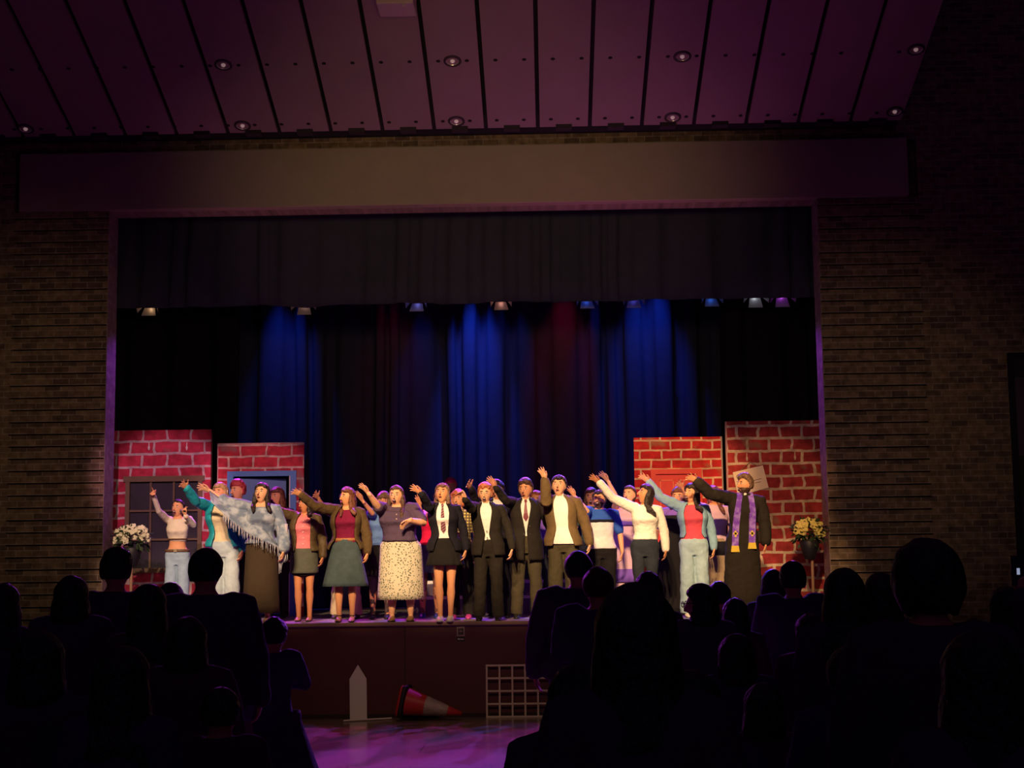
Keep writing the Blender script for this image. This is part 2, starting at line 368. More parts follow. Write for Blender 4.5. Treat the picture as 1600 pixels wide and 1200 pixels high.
def downlight(px, py, label):
    c = on_ceiling(px, py); t = empty('recessed_downlight', c)
    tag(t, label, 'ceiling light', 'round downlights recessed in the sloping ceiling')
    def ring(r, h): return [CF @ V((r*math.cos(2*PI*j/24), r*math.sin(2*PI*j/24), h)) for j in range(24)]
    MB().rings([ring(.085, .0), ring(.115, .0), ring(.115, .012), ring(.085, .016), ring(.085, 0)], False, False).build('trim_ring', ringm, t)
    MB().rings([ring(.086, .010), ring(.07, -.015), ring(.045, -.03), ring(.001, -.034)], False, False).build('reflector', chrome, t)
    MB().ball((0, 0, 0), (.03, .03, .03)).build('bulb', glassm, t, loc=CF @ V((0, 0, .004)))
for i, p in enumerate(R1): downlight(p[0], p[1], 'round recessed ceiling lamp in the row farther from the stage, %s counting from the left' % lampn[i])
for i, p in enumerate(R2[:4]): downlight(p[0], p[1], 'round recessed ceiling lamp in the row close above the beam, %s from the right' % lampn[3-i])
downlight(40, 201, 'round recessed ceiling lamp at the far left edge above the beam')
# projector hanging at the top of the picture
pc = at(619, 2, -1.6)
t = empty('ceiling_projector', pc); tag(t, 'pale projector box hung under the ceiling boards, cut by the top edge', 'projector')
MB().box(-.22, .22, -.2, .25, -.10, .13).build('housing', mat('projector_shell', (.55, .42, .42), .6), t, bevel=.015, smooth=False)
MB().box(-.075, .035, -.212, -.19, -.035, .10).build('lens_panel', mat('projector_front', (.10, .05, .12), .4), t, smooth=False)
MB().tube([(-.02, -.2, .05), (-.02, -.24, .05)], [.03, .028], 14, rnd=False).build('lens', mat('lens_glass', (.4, .3, .45), .2), t)
MB().tube([(0.02, 0, .12), (0.02, 0, cz(-1.6)-pc.z+.02)], [.025, .025], 10, rnd=False).build('mount_pole', ringm, t)
MB().box(.09, .13, -.20, -.16, -.13, -.10).build('foot', chrome, t, smooth=False)

# stage
b = MB().box(-6.25, 4.15, 0.03, 2.0, ZS-.06, ZS).box(XL, XR, 1.99, 2.46, ZS-.06, ZS).box(-9.5, 8.5, 2.45, 9.6, ZS-.06, ZS)
stage = struct('floor_stage', b, stage_floor_m)
stage['label'] = 'raised stage floor'
struct('wall_stage_front', MB().box(-6.25, 4.15, .03, .10, 0, ZS-.06).box(-6.25, -6.18, .1, 2.0, 0, ZS-.06).box(4.08, 4.15, .1, 2.0, 0, ZS-.06), fascia_m)
lip = mat('lip_wood', (.27, .16, .11), .45, 0, .1, 20, .2, 3)
struct('trim_4', MB().box(-6.27, 4.17, -.02, .028, ZS-.045, ZS+.003), lip, bevel=.008)
b = MB()
for sx in (633, 871, 1040, 420): 
    xx = at(sx, 1040, .03).x; b.box(xx-.004, xx+.004, .022, .031, .01, ZS-.06)
b.box(-6.25, 4.15, .012, .03, .0, .05)
struct('baseboard_stage', b, mat('seam_dark', (.03, .012, .01), .7))
struct('wall_stage_back', MB().box(-9.5, 8.5, 9.6, 9.75, 0, 9), black_m)
struct('wall_stage_left', MB().box(-9.65, -9.5, 2.45, 9.75, 0, 9), black_m)
struct('wall_stage_right', MB().box(8.5, 8.65, 2.45, 9.75, 0, 9), black_m)
struct('ceiling_stage', MB().box(-9.65, 8.65, 2.45, 9.75, 9, 9.1), black_m)

# ------------------------------------------------------------------ curtains
def curtain(name, X0, X1, Y, z0, z1, m, label, cat, amp, wl, seed, ragged=0.0):
    rnd = random.Random(seed); xs = []; x = X0; ph = 0
    W = []; 
    while x < X1: w = wl*rnd.choice((.6, .8, 1, 1.3, 1.9)); W.append((x, w, rnd.uniform(.5, 1.25))); x += w
    cols = []
    for (xx, w, a) in W:
        for j in range(7):
            u = j/7.0; xp = xx+w*u+.18*w*math.sin(4*PI*u)*.5
            cols.append((xp, -amp*a*(math.sin(PI*u)**.7 if 0 < u < 1 else 0)*2))
    rs = []
    nz = 8
    b = MB(); n = len(cols)
    for i in range(nz+1):
        f = i/nz; z = lerp(z0, z1, f)
        for k, (xp, dy) in enumerate(cols):
            zz = z+(ragged*noise.noise(V((xp*1.3, 0, seed))) if i == 0 else 0)
            b.v.append(V((xp+.05*noise.noise(V((xp*.8, f*2.5, seed))), Y+dy*(1-.35*f)+.03*noise.noise(V((xp*2, f*3, seed))), zz)))
    for i in range(nz):
        for k in range(n-1):
            a = i*n+k; b.f.append((a, a+1, a+1+n, a+n))
    o = b.build(name, m, None, solid=.012)
    tag(o, label, cat); return o
velvet = mat('stage_velvet', (.050, .050, .085), .92, 0, .15, 40, .15, 6, .15)
border_m = mat('border_velvet', (.060, .063, .080), .95, 0, .2, 30, .15, 5, .1)
leg_m = mat('leg_velvet', (.016, .012, .018), .95, 0, .15, 30, .1, 5, .1)
zb = at(735, 474, 3.35).z
curtain('backdrop_curtain', -8.8, 6.9, 7.15, ZS+.02, 8.2, velvet, 'full-width dark velvet curtain behind the cast, lit blue and red', 'curtain', .12, .40, 3)
bc = curtain('border_curtain', -6.35, 4.25, 3.35, zb, 8.0, border_m, 'short grey-black border curtain hanging under the beam', 'curtain', .035, .40, 8, .05)
MB().tube([(-9.52, 3.36, 8.0), (8.52, 3.36, 8.0)], [.025, .025], 10, rnd=False).build('hanging_batten', black_m, bc)
curtain('leg_curtain', -7.6, -4.95, 4.9, ZS+.02, 8.0, leg_m, 'black side curtain at the left of the stage', 'curtain', .06, .36, 11)
curtain('leg_curtain', 2.85, 5.6, 4.9, ZS+.02, 8.0, leg_m, 'black side curtain at the right of the stage', 'curtain', .06, .36, 12)

# ------------------------------------------------------------------ stage lights peeking out under the border
can_m = mat('lamp_can', (.02, .02, .024), .45, .3); door_m = mat('barn_door', (.40, .38, .38), .4, .4)
lx0, lx1 = -9.52, 8.52
t = MB().tube([(lx0, 4.0, zb+.76), (lx1, 4.0, zb+.76)], [.025, .025], 10, rnd=False).build('lighting_pipe', can_m); tag(t, 'black pipe carrying the stage lights behind the border curtain', 'pipe')
FX = [(233, 481, 'left', (1, .6, .3), 'stage light with folded barn doors at the far left under the border'),
      (474, 477, 'flap', (1, .6, .4), 'stage light with one pale flap above the pointing arms at left'),
      (652, 478, 'glow', (.25, .25, 1), 'round stage light glowing dim blue left of the middle'),
      (782, 473, 'left', (.9, .4, .3), 'stage light with a V of barn doors in the middle of the border'),
      (916, 471, 'glow', (.05, .15, 1), 'small blue stage light right of the middle'),
      (990, 463, 'glow', (.1, .1, .8), 'faint violet stage light above the sweater and denim group'),
      (1111, 463, 'glow', (.05, .2, 1), 'bright blue stage light above the red door'),
      (1180, 465, 'flap', (.8, .9, 1), 'stage light with a white flap second from the right end'),
      (1222, 468, 'flap', (.6, .1, 1), 'stage light with a violet flap at the right end of the border')]
for px, py, kind, c, label in FX:
    p = at(px, py, 3.95); t = empty('stage_spotlight', V((p.x, 3.95, zb+.22))); tag(t, label, 'stage light', 'stage lights under the border curtain')
    dv = V((0.05*((px % 7)-3), -1, -.9)).normalized(); F_ = frame_of(dv)
    def rg(r, h, n=16): return [F_ @ V((r*math.cos(2*PI*j/n), r*math.sin(2*PI*j/n), h)) for j in range(n)]
    MB().rings([rg(.05, -.26), rg(.085, -.22), rg(.09, 0), rg(.10, .02), rg(.095, .03), rg(.088, .0)], True, False).build('housing', can_m, t)
    e = {'glow': 1.3, 'left': .02, 'flap': .15}[kind]
    MB().rings([rg(.088, -.005), rg(.05, .005), rg(.002, .008)], False, False).build('lens', mat('lens_'+'%d' % px, c, .3, emis=(c, e)), t)
    pl = bpy.data.lights.new('lamp', 'POINT'); pl.energy = {'glow': .10, 'left': .22, 'flap': .22}[kind]; pl.color = c; pl.shadow_soft_size = .02
    po = bpy.data.objects.new('lamp', pl); COL.objects.link(po); po.parent = t; po.location = F_ @ V((0, 0, .05))
    MB().tube([(-.11, 0, 0), (-.115, 0, .25), (0, 0, .46), (.115, 0, .25), (.11, 0, 0)], [.012]*5, 6).build('yoke', can_m, t)
    MB().tube([(0, .05, .42), (0, .05, .52)], [.03, .03], 8, rnd=False).build('clamp', can_m, t)
    for q in range(4):
        a = q*PI/2; M = F_ @ Matrix.Rotation(a, 3, 'Z'); op = .06 if kind != 'flap' else .09
        pts = [M @ V((.10, -.08, .03)), M @ V((.10, .08, .03)), M @ V((.10+op, .11, .16)), M @ V((.10+op, -.11, .16))]
        bb = MB(); bb.v += pts; bb.f.append((0, 1, 2, 3)); bb.build('barn_door', door_m, t, smooth=False, solid=.004)

# ------------------------------------------------------------------ painted flats
flat_brick_l = brick_mat('painted_brick_pink', (.56, .045, .085), (.40, .03, .06), (.60, .46, .45), .36, .185, .018, .05, (.20, .19, .17), (0.1, .06), bump=0, blot=.35)
flat_brick_l2 = brick_mat('painted_brick_rose', (.60, .05, .07), (.42, .03, .05), (.68, .50, .40), .37, .165, .015, .045, (.24, .22, .19), (0.22, .02), bump=0, blot=.35)
flat_brick_r = brick_mat('painted_brick_red', (.62, .035, .03), (.48, .025, .03), (.75, .56, .33), .29, .137, .014, .035, (.36, .26, .12), (0.05, .03), bump=0, blot=.3)
flat_brick_r2 = brick_mat('painted_brick_dark', (.40, .045, .04), (.27, .03, .035), (.62, .50, .33), .31, .18, .020, .05, (.22, .19, .11), (0.0, .08), bump=0, blot=.4)
timber = mat('raw_timber', (.45, .33, .2), .8, 0, .1, 20, .15, 5)
YF = 2.95
def P(px, py, Y=YF): return at(px, py, Y)
def flat_panel(t, holes, x0, x1, z1, m, th=.05, name='painted_panel'):
    """holes: one (xa, xb, za, zb) opening or None. local x,z, front face at y=0"""
    b = MB()
    if holes:
        xa, xb, za, zc = holes
        b.box(x0, xa, 0, th, 0, z1); b.box(xb, x1, 0, th, 0, z1); b.box(xa, xb, 0, th, zc, z1)
        if za > .01: b.box(xa, xb, 0, th, 0, za)
    else: b.box(x0, x1, 0, th, 0, z1)
    return b.build(name, m, t, smooth=False)
def drip(t, x, z, m):
    MB().tube([(x, -.006, z+.07), (x, -.008, z+.02), (x, -.012, z), (x, -.008, z-.035)], [.006, .008, .018, .010], 8).build('paint_drip', m, t)

# left flat with window
a = P(176, 672); c = P(330, 672); zt = P(250, 672).z-ZS; W = c.x-a.x+.12
t = empty('brick_flat', V((c.x, YF, ZS))); tag(t, 'tall painted red-brick flat with a dark window beside the left pier', 'stage flat', 'painted brick flats')
wl = P(196, 800).x-c.x; wr = P(316, 800).x-c.x; wt = P(250, 745).z-ZS; wb = P(250, 893).z-ZS
flat_panel(t, (wl, wr, wb, wt), -W, 0, zt, flat_brick_l)
olive = mat('olive_frame', (.17, .115, .06), .7, 0, .1, 20, .2, 6)
f = MB().box(wl, wl+.06, -.03, .06, wb, wt).box(wr-.06, wr, -.03, .06, wb, wt).box(wl-.03, wr+.03, -.035, .06, wt-.07, wt+.01).box(wl-.04, wr+.04, -.07, .06, wb-.02, wb+.05).build('window_frame', olive, t, smooth=False)
g = MB()
for mx_ in (235, 271): xx = P(mx_, 800).x-c.x; g.box(xx-.014, xx+.014, .0, .03, wb+.04, wt-.06)
for my in (798, 843): zz = P(250, my).z-ZS; g.box(wl+.05, wr-.05, -.002, .028, zz-.014, zz+.014)
g.build('muntins', olive, t, smooth=False)
MB().box(wl+.02, wr-.02, .045, .052, wb, wt).build('window_pane', mat('smoky_cloth', (.030, .027, .036), .7, 0, .8, 3, .4, 2), t, smooth=False)
white_drip = mat('drip_white', (.85, .8, .75), .5)
for px, py in ((233, 699), (292, 699)): q = P(px, py); drip(t, q.x-c.x, q.z-ZS, white_drip)
MB().box(-W, -W+.05, .05, .09, 0, zt).box(-.05, 0, .05, .09, 0, zt).box(-W, 0, .05, .09, zt-.05, zt).build('timber_frame', timber, t, smooth=False)

# second left flat with blue door
a = P(340, 692); c = P(475, 692); zt = P(408, 692).z-ZS
t = empty('brick_flat', V((a.x, YF, ZS))); tag(t, 'painted brick flat with a blue door frame behind the woman in the long skirt', 'stage flat', 'painted brick flats')
W = c.x-a.x; dl = P(355, 800).x-a.x; drr = P(463, 800).x-a.x; dt = P(408, 736).z-ZS
flat_panel(t, (dl+.07, drr-.07, 0, dt-.06), 0, W, zt, flat_brick_l2)
bluep = mat('blue_frame', (.09, .27, .62), .55, 0, .05, 20, .12, 6)
MB().box(dl, dl+.09, -.03, .06, 0, dt).box(drr-.085, drr, -.03, .06, 0, dt).box(dl+.09, drr-.085, -.03, .06, dt-.075, dt).build('door_frame', bluep, t, smooth=False)
M = Matrix.Translation((dl+.09, .06, 0)) @ Matrix.Rotation(math.radians(12), 4, 'Z')
lf = MB().box(0, drr-dl-.26, 0, .035, .02, dt-.10, M).build('door_leaf', mat('blue_door', (.09, .22, .48), .5, 0, .05, 8, .25, 2), t, smooth=False)
MB().box(dl-.1, drr+.1, .5, .52, 0, dt+.2).build('backing_cloth', mat('backing_grey', (.035, .033, .045), .9), t, smooth=False)
MB().box(drr-.10, drr-.085, -.032, -.0, 0, dt-.075).build('edge_strip', mat('pale_edge', (.6, .6, .6), .5), t, smooth=False)
MB().box(0, .012, -.004, .05, 0, zt).box(0, W, -.004, .05, zt-.01, zt).build('paper_edge', mat('edge_cream', (.55, .38, .33), .8), t, smooth=False)

# right flat with red door
a = P(990, 685); c = P(1126, 681); zt = P(1058, 683).z-ZS; W = c.x-a.x
t = empty('brick_flat', V((a.x, YF, ZS))); tag(t, 'bright painted brick flat with a red panelled door at right of centre', 'stage flat', 'painted brick flats')
dl = P(1018, 800).x-a.x; drr = P(1098, 800).x-a.x; dt = P(1058, 733).z-ZS
flat_panel(t, (dl+.05, drr-.05, 0, dt-.05), 0, W, zt, flat_brick_r)
redp = mat('red_frame', (.80, .035, .022), .45, 0, .05, 20, .15, 5)
MB().box(dl, dl+.07, -.03, .06, 0, dt).box(drr-.07, drr, -.03, .06, 0, dt).box(dl+.07, drr-.07, -.03, .06, dt-.07, dt).build('door_frame', redp, t, smooth=False)
lf = MB().box(dl+.07, drr-.07, .02, .055, .01, dt-.07).build('door_leaf', redp, t, smooth=False)
wdt = drr-dl-.14
for zz0, zz1 in ((.72, .94), (.36, .68), (.05, .32)):
    for k in (0, 1):
        xa = dl+.07+wdt*(.10+.46*k); xb = xa+wdt*.34
        z0_, z1_ = dt*zz0, dt*zz1-.03
        MB().box(xa, xb, .008, .03, z1_-.015, z1_).box(xa, xb, .008, .03, z0_, z0_+.015).box(xa, xa+.015, .008, .03, z0_, z1_).box(xb-.015, xb, .008, .03, z0_, z1_).build('door_panel_moulding', mat('moulding', (.95, .22, .10), .4), lf, smooth=False)
MB().ball((drr-.13, -.02, dt*.45), .028).build('door_knob', mat('knob', (.7, .6, .4), .3, .8), lf)
MB().box(W, W+.02, -.005, .06, 0, zt).build('edge_board', mat('grey_edge', (.36, .33, .30), .8), t, smooth=False)
MB().box(.25, .75, -.012, -.001, zt-.62, zt-.50).build('leaf_garland', mat('garland', (.12, .22, .09), .8), t, smooth=False) if False else None

# far right flat with tilted sign
a = P(1132, 660); c = P(1283, 655); zt = P(1180, 659).z-ZS; W = c.x-a.x+.25
t = empty('brick_flat', V((a.x, YF-.1, ZS))); tag(t, 'tallest painted brick flat beside the right pier, carrying the tilted notice', 'stage flat', 'painted brick flats')
flat_panel(t, None, 0, W, zt, flat_brick_r2)
MB().box(-.004, .018, -.006, .055, 0, zt).build('edge_board', mat('edge_pink', (.50, .34, .34), .8), t, smooth=False)
for px, py in ((1167, 716), (1242, 714)): q = P(px, py, YF-.1); drip(t, q.x-a.x, q.z-ZS, mat('drip_cream', (.7, .6, .4), .5))
# notice on a cord
YN = YF-.13
cc = [P(1145, 738, YN), P(1192, 727, YN), P(1201, 762, YN), P(1153, 775, YN)]
ce = sum(cc, V((0, 0, 0)))/4
t = empty('hanging_notice', ce); tag(t, 'cream notice board hung askew on the brick flat behind the robed man', 'sign')
b = MB(); b.v += [p-ce for p in cc]+[p-ce+V((0, .015, 0)) for p in cc]; b.f += [(0, 3, 2, 1), (4, 5, 6, 7), (0, 1, 5, 4), (1, 2, 6, 5), (2, 3, 7, 6), (3, 0, 4, 7)]
b.build('board', mat('notice_cream', (.85, .76, .52), .8, 0, 0, 10, .08, 10), t, smooth=False)
nail = P(1172, 722, YN)-ce
MB().tube([(cc[0]-ce).lerp(cc[1]-ce, .25), nail, (cc[0]-ce).lerp(cc[1]-ce, .85)], [.004]*3, 6).build('cord', mat('cord', (.3, .22, .12), .9), t)
u = (cc[1]-cc[0]).normalized(); dn = (cc[3]-cc[0]).normalized()
b = MB()
def stroke(b, p, q, w=.006):
    p = V(p); q = V(q); d = (q-p).normalized(); s = V((d.z, 0, -d.x))*w; n = len(b.v); y = V((0, -.003, 0))
    b.v += [p+s+y, q+s+y, q-s+y, p-s+y]; b.f += [(n, n+1, n+2, n+3)]
def npt(a, c): return cc[0]-ce+u*a+dn*c
for row, (c_, ln) in enumerate(((.18, .16), (.22, .13))):
    stroke(b, npt(.27, c_), npt(.27+ln*.7, c_), .004)
for k in range(10):
    t0 = 2*PI*(.12+k*.076); t1 = 2*PI*(.12+(k+1)*.076)
    stroke(b, npt(.07+.03*math.cos(t0), .08+.03*math.sin(t0)), npt(.07+.03*math.cos(t1), .08+.03*math.sin(t1)), .005)
b.build('lettering', mat('notice_ink', (.20, .15, .10), .8), t, smooth=False)

# ------------------------------------------------------------------ choir risers with white edge tape
zr1 = at(720, 931, 2.6).z; zr2 = at(720, 907, 3.1).z
xa, xb = at(470, 930, 2.6).x, at(985, 930, 2.6).x
xa = P(652, 900).x; xb = min(xb, P(986, 900).x)
t = empty('choir_riser', V(((xa+xb)/2, 2.6, ZS))); tag(t, 'low dark two-step riser with white edge tape behind the cast', 'riser')
w2 = (xb-xa)/2
MB().box(-w2, w2, 0, .5, 0, zr1-ZS).build('step', mat('riser_grey', (.16, .12, .20), .8), t, smooth=False)
MB().box(-w2, w2, .5, 1.4, 0, zr2-ZS).build('step', mat('riser_grey', (.1, .08, .12), .8), t, smooth=False)
tape = mat('white_tape', (.85, .83, .85), .6)
MB().box(-w2, w2, -.006, .0, zr1-ZS-.045, zr1-ZS-.002).build('edge_tape', tape, t, smooth=False)
MB().box(-w2, w2, .494, .5, zr2-ZS-.045, zr2-ZS-.002).build('edge_tape', tape, t, smooth=False)

# ------------------------------------------------------------------ flower stands
petal = mat('rose_cream', (.80, .76, .52), .7, 0, .2, 40, .08, 20); petal_y = mat('flower_yellow', (.72, .60, .16), .7, 0, .2, 40, .1, 20)
leafm = mat('foliage', (.035, .07, .025), .6, 0, .2, 30, .3, 20); potm = mat('pot_black', (.02, .018, .02), .5)
postm = mat('stand_wood', (.42, .24, .13), .6)
def rose(t, p, r, m, seed):
    rn = random.Random(seed); b = MB(); 
    out = V((rn.uniform(-.4, .4), -1, rn.uniform(-.1, .7))).normalized(); F_ = frame_of(out)
    def rg(q, h, wv=.0): return [F_ @ V(((q+wv*math.sin(5*2*PI*j/15+seed))*math.cos(2*PI*j/15), (q+wv*math.sin(5*2*PI*j/15+seed))*math.sin(2*PI*j/15), h)) for j in range(15)]
    b.rings([rg(r*.2, -r*.6), rg(r*.8, -r*.35, r*.08), rg(r*1.0, r*.15, r*.16), rg(r*.82, r*.3, r*.12), rg(r*.7, r*.05, r*.05), rg(r*.55, r*.4, r*.08), rg(r*.38, r*.15, .0), rg(r*.25, r*.45), rg(r*.03, r*.35)], True, True)
    b.build('flower', m, t, loc=p)
def flower_stand(base, H, R, label, m, n, seed, post_dx=0):
    rn = random.Random(seed); t = empty('flower_stand', base); tag(t, label, 'flowers', None)
    MB().tube([(post_dx, 0, .02), (post_dx, 0, H-.12)], [.022, .018], 10, rnd=False).build('post', postm, t)
    b = MB()
    for k in range(3): a = k*2*PI/3+.4; b.tube([(post_dx, 0, .22), (post_dx+.2*math.cos(a), .2*math.sin(a), .008)], [.012, .012], 6)
    b.build('tripod_foot', postm, t)
    MB().rings([[V((r*math.cos(j*PI/10), r*math.sin(j*PI/10), z)) for j in range(20)] for r, z in ((.07, H-.34), (.11, H-.22), (.14, H-.10), (.12, H-.08))]).build('pot', potm, t)
    b = MB()
    for k in range(420):
        d = V((rn.gauss(0, 1), rn.gauss(0, 1), rn.gauss(.25, .8))).normalized(); rr = R*rn.uniform(.45, 1.12)
        c = V((0, 0, H+.03))+V((d.x*rr*1.1, d.y*rr*.8, d.z*rr*.75 if d.z > 0 else d.z*rr*1.1)); l = rn.uniform(.04, .08)
        s = d.cross(V((rn.uniform(-1, 1), rn.uniform(-1, 1), 1))).normalized()*l*.35; dd = (d+V((0, 0, -.3))).normalized()*l
        nn = len(b.v); b.v += [c-dd*.3, c+s+dd*.3, c+dd, c-s+dd*.3]; b.f.append((nn, nn+1, nn+2, nn+3))
    o = b.build('foliage', leafm, t, smooth=False); o['kind'] = 'stuff'
    for k in range(n):
        for _ in range(30):
            d = V((rn.uniform(-1, 1), -rn.uniform(.1, 1), rn.uniform(-.35, 1)))
            if .25 < d.length < 1.25: break
        d.normalize(); ex = rn.uniform(.85, 1.02)
        rose(t, V((d.x*R*1.08*ex, d.y*R*.75*ex, H+.05+d.z*R*.72*ex)), rn.uniform(.035, .052), m, seed*100+k)
q = at(206, 843, 1.5); flower_stand(V((q.x, 1.5, ZS)), q.z-ZS-.02, .215, 'cream rose arrangement on a wooden stand before the left window flat', petal, 50, 5)
q = at(1264, 832, 1.9); flower_stand(V((q.x, 1.9, ZS)), q.z-ZS-.02, .20, 'yellow flower arrangement on a stand before the right brick flat', petal_y, 30, 6, .03)

# ------------------------------------------------------------------ things in front of the stage
def flat_on(px, py, Y): p = at(px, py, Y); return p
YB = -.06
p = at(562, 1119, YB); pt = at(559, 1038, .0)
t = empty('fence_picket', V((p.x, YB-.04, 0))); tag(t, 'white pointed fence picket leaning on the stage front', 'picket')
M = Matrix.Translation((-.01, 0, 0)) @ Matrix.Rotation(math.radians(-1.2), 4, 'Y') @ Matrix.Rotation(math.radians(-4), 4, 'X')
h = pt.z; w = .105
b = MB(); o2 = [(-w, 0), (w, 0), (w, h-.17), (0, h), (-w, h-.17)]
b.v += [M @ V((x, 0, z)) for x, z in o2]+[M @ V((x, .022, z)) for x, z in o2]; b.f += [(0, 1, 2, 3, 4), (9, 8, 7, 6, 5)]+[(i, i+5, (i+1) % 5+5, (i+1) % 5) for i in range(5)]
picket_white = mat('picket_white', (.82, .76, .64), .6)
b.build('picket_board', picket_white, t, smooth=False, bevel=.003)
a = atz(538, 1126.5, 0.012); c = atz(612, 1122.5, 0.012)
b = MB().tube([(-.01, 0, .012), ((c-a).length, 0, .012)], [(.018, .012), (.018, .012)], 4, (0, 1, 0), rnd=False)
o = b.build('wooden_strip', picket_white, None, smooth=False); o.location = (a.x, a.y, 0); o.rotation_euler = (0, 0, math.atan2(c.y-a.y, c.x-a.x)); tag(o, 'thin pale strip lying on the floor below the picket', 'strip')
# traffic cone on its side: axis from base to tip
p0 = at(628, 1098, -.35); 
base = V((at(634, 1120, -.38).x, -.38, 0)); tipx = at(722, 1116, -.38).x
t = empty('traffic_cone', base); tag(t, 'orange-red traffic cone with a white band lying on its side', 'traffic cone')
L_ = math.hypot(tipx-base.x, 0)*1.03; rb = .17
ang = math.atan2(rb-.02, L_)
ax = V((math.cos(ang), -.12, -math.sin(ang))).normalized(); up = V((math.sin(ang), 0, math.cos(ang)))
o0 = V((0, 0, rb*math.cos(ang)+.07)); F_ = frame_of(ax) if False else Matrix((up, ax.cross(up).normalized(), ax)).transposed()
def cr(r, h): return [o0+F_ @ V((r*math.cos(2*PI*j/24), r*math.sin(2*PI*j/24), h)) for j in range(24)]
def rad_(h): return lerp(rb, .022, h/L_)
cone_o = mat('cone_orange', (.50, .028, .026), .45)
MB().rings([cr(rad_(0.02), .02), cr(rad_(L_*.38), L_*.38), cr(rad_(L_*.78), L_*.78), cr(rad_(L_), L_)], False, True).build('cone_body', cone_o, t)
MB().rings([cr(rad_(L_*.36)+.004, L_*.36), cr(rad_(L_*.76)+.004, L_*.76)], False, False).build('reflective_band', mat('cone_band', (.42, .33, .26), .25, .2, .4, 60, .2, 30), t)
def sq(s, h, n=24):
    r = []
    for j in range(n):
        a = 2*PI*j/n; k = s/max(abs(math.cos(a)), abs(math.sin(a)))*.97; k = min(k, s*1.30); r.append(o0+F_ @ V((k*math.cos(a), k*math.sin(a), h)))
    return r
MB().rings([sq(.19, -.035), sq(.20, -.02), sq(.20, .0), sq(.185, .012)], False, True).build('cone_base', mat('cone_black', (.02, .018, .018), .6), t)
MB().rings([sq(.165, -.07), sq(.19, -.055), sq(.19, -.036)], True, True).build('cone_foot', cone_o, t)
# lattice
a = at(761, 1119, -.07); c = at(872, 1119, -.07); zt = at(761, 1038, -.01).z
t = empty('wooden_lattice', V((a.x, -.07, 0))); tag(t, 'white square lattice panel standing against the stage front', 'lattice')
st = (at(782, 1080, -.07).x-at(762, 1080, -.07).x)*1.0; lw = .011; nC = 6
M = Matrix.Rotation(math.radians(-3), 4, 'X')
lm = mat('lattice_wood', (.70, .56, .42), .7)
for k in range(nC):
    MB().box(st*k-lw, st*k+lw, 0, .012, 0, zt, M).build('upright', lm, t, smooth=False)
rs_ = zt/4.15
for k in range(5):
    zz = .012+(zt-.024)*k/4
    MB().box(-lw, st*(nC-1)+lw, -.012, 0, zz-lw, zz+lw, M).build('rail', lm, t, smooth=False)
# wall plate with a socket on the stage front
c = at(720, 987, .03); t = empty('socket_plate', V((c.x, .03, c.z))); tag(t, 'small metal socket plate on the wooden stage front', 'socket')
MB().box(-.05, .05, -.01, .005, -.055, .06).build('plate', mat('plate_metal', (.38, .30, .22), .4, .4), t, smooth=False, bevel=.003)
MB().box(-.034, .034, -.014, -.009, -.038, .042).build('socket_face', mat('socket_dark', (.06, .04, .04), .5), t, smooth=False)
b = MB()
for q in range(4): a = q*PI/2; b.tube([(.0, -.018, .002), (.02*math.cos(a), -.018, .002+.02*math.sin(a))], [.007, .005], 6)
b.build('socket_cross', mat('plate_metal', (.3, .25, .2), .4), t)
MB().box(-.05, .05, -.008, .0, -.115, -.065).build('label_strip', mat('strip_black', (.02, .02, .02), .5), t, smooth=False)
MB().box(-.038, -.012, -.012, -.006, -.098, -.080).box(-.004, .036, -.012, -.006, -.096, -.084).build('label_marks', mat('label_marks', (.55, .5, .45), .6), t, smooth=False)
# ------------------------------------------------------------------ people
SKINS = {'fair': (.68, .32, .155), 'warm': (.58, .25, .11), 'tan': (.50, .21, .09), 'pale': (.74, .40, .22)}
def skin(k): return mat('skin_'+k, SKINS[k], .55, 0, .08, 40, .05, 9, .35)
def hairm(k):
    c = {'dark': (.022, .013, .010), 'brown': (.075, .035, .018), 'auburn': (.15, .052, .025), 'blond': (.42, .26, .11), 'red': (.42, .05, .05), 'ginger': (.45, .14, .05),
         'magenta': (.55, .02, .12), 'lbrown': (.16, .085, .045), 'grey': (.16, .14, .13), 'black': (.010, .008, .010)}[k]
    return mat('hair_'+k, c, .5, 0, .9, 28, .35, 25, .45)
TORSO = [(.82, .10, .085, 0), (.88, .150, .105, .0), (.95, .168, .115, .0), (1.02, .150, .105, -.004), (1.10, .134, .096, -.004), (1.20, .145, .106, -.006), (1.29, .160, .114, -.006),
         (1.37, .160, .104, .0), (1.43, .130, .082, .008), (1.465, .085, .064, .012), (1.49, .058, .056, .014)]
def torso_table(s, w, fem, g=0.0, z0=.8, z1=1.49, flare=0.0, belly=0.0):
    out = []
    zs = [z0+(z1-z0)*i/26.0 for i in range(27)]
    for z in zs:
        rx, ry, cy = prof(TORSO, max(z, .93) if g >= .02 else z)
        k = 1.0
        if fem:
            if z < 1.02: k = 1.05
            elif z < 1.2: k = .93
            bu = math.exp(-((z-1.275)/.05)**2)*(.3 if g < .008 else 1); ry += .024*bu; cy -= .018*bu
            if z > 1.36: k = .95
        bl = belly*math.exp(-((z-1.08)/.14)**2)
        rx = rx*k*(1+(w-1)*(1.0 if z < 1.4 else .4))+bl*.5; ry = ry*(1+(w-1)*(1.1 if z < 1.4 else .4))+bl
        fl = flare*max(0, (1.1-z)/.3)
        out.append((z*s, (rx+g+fl)*s, (ry+g+fl)*s, (cy-bl*.5)*s))
    return out
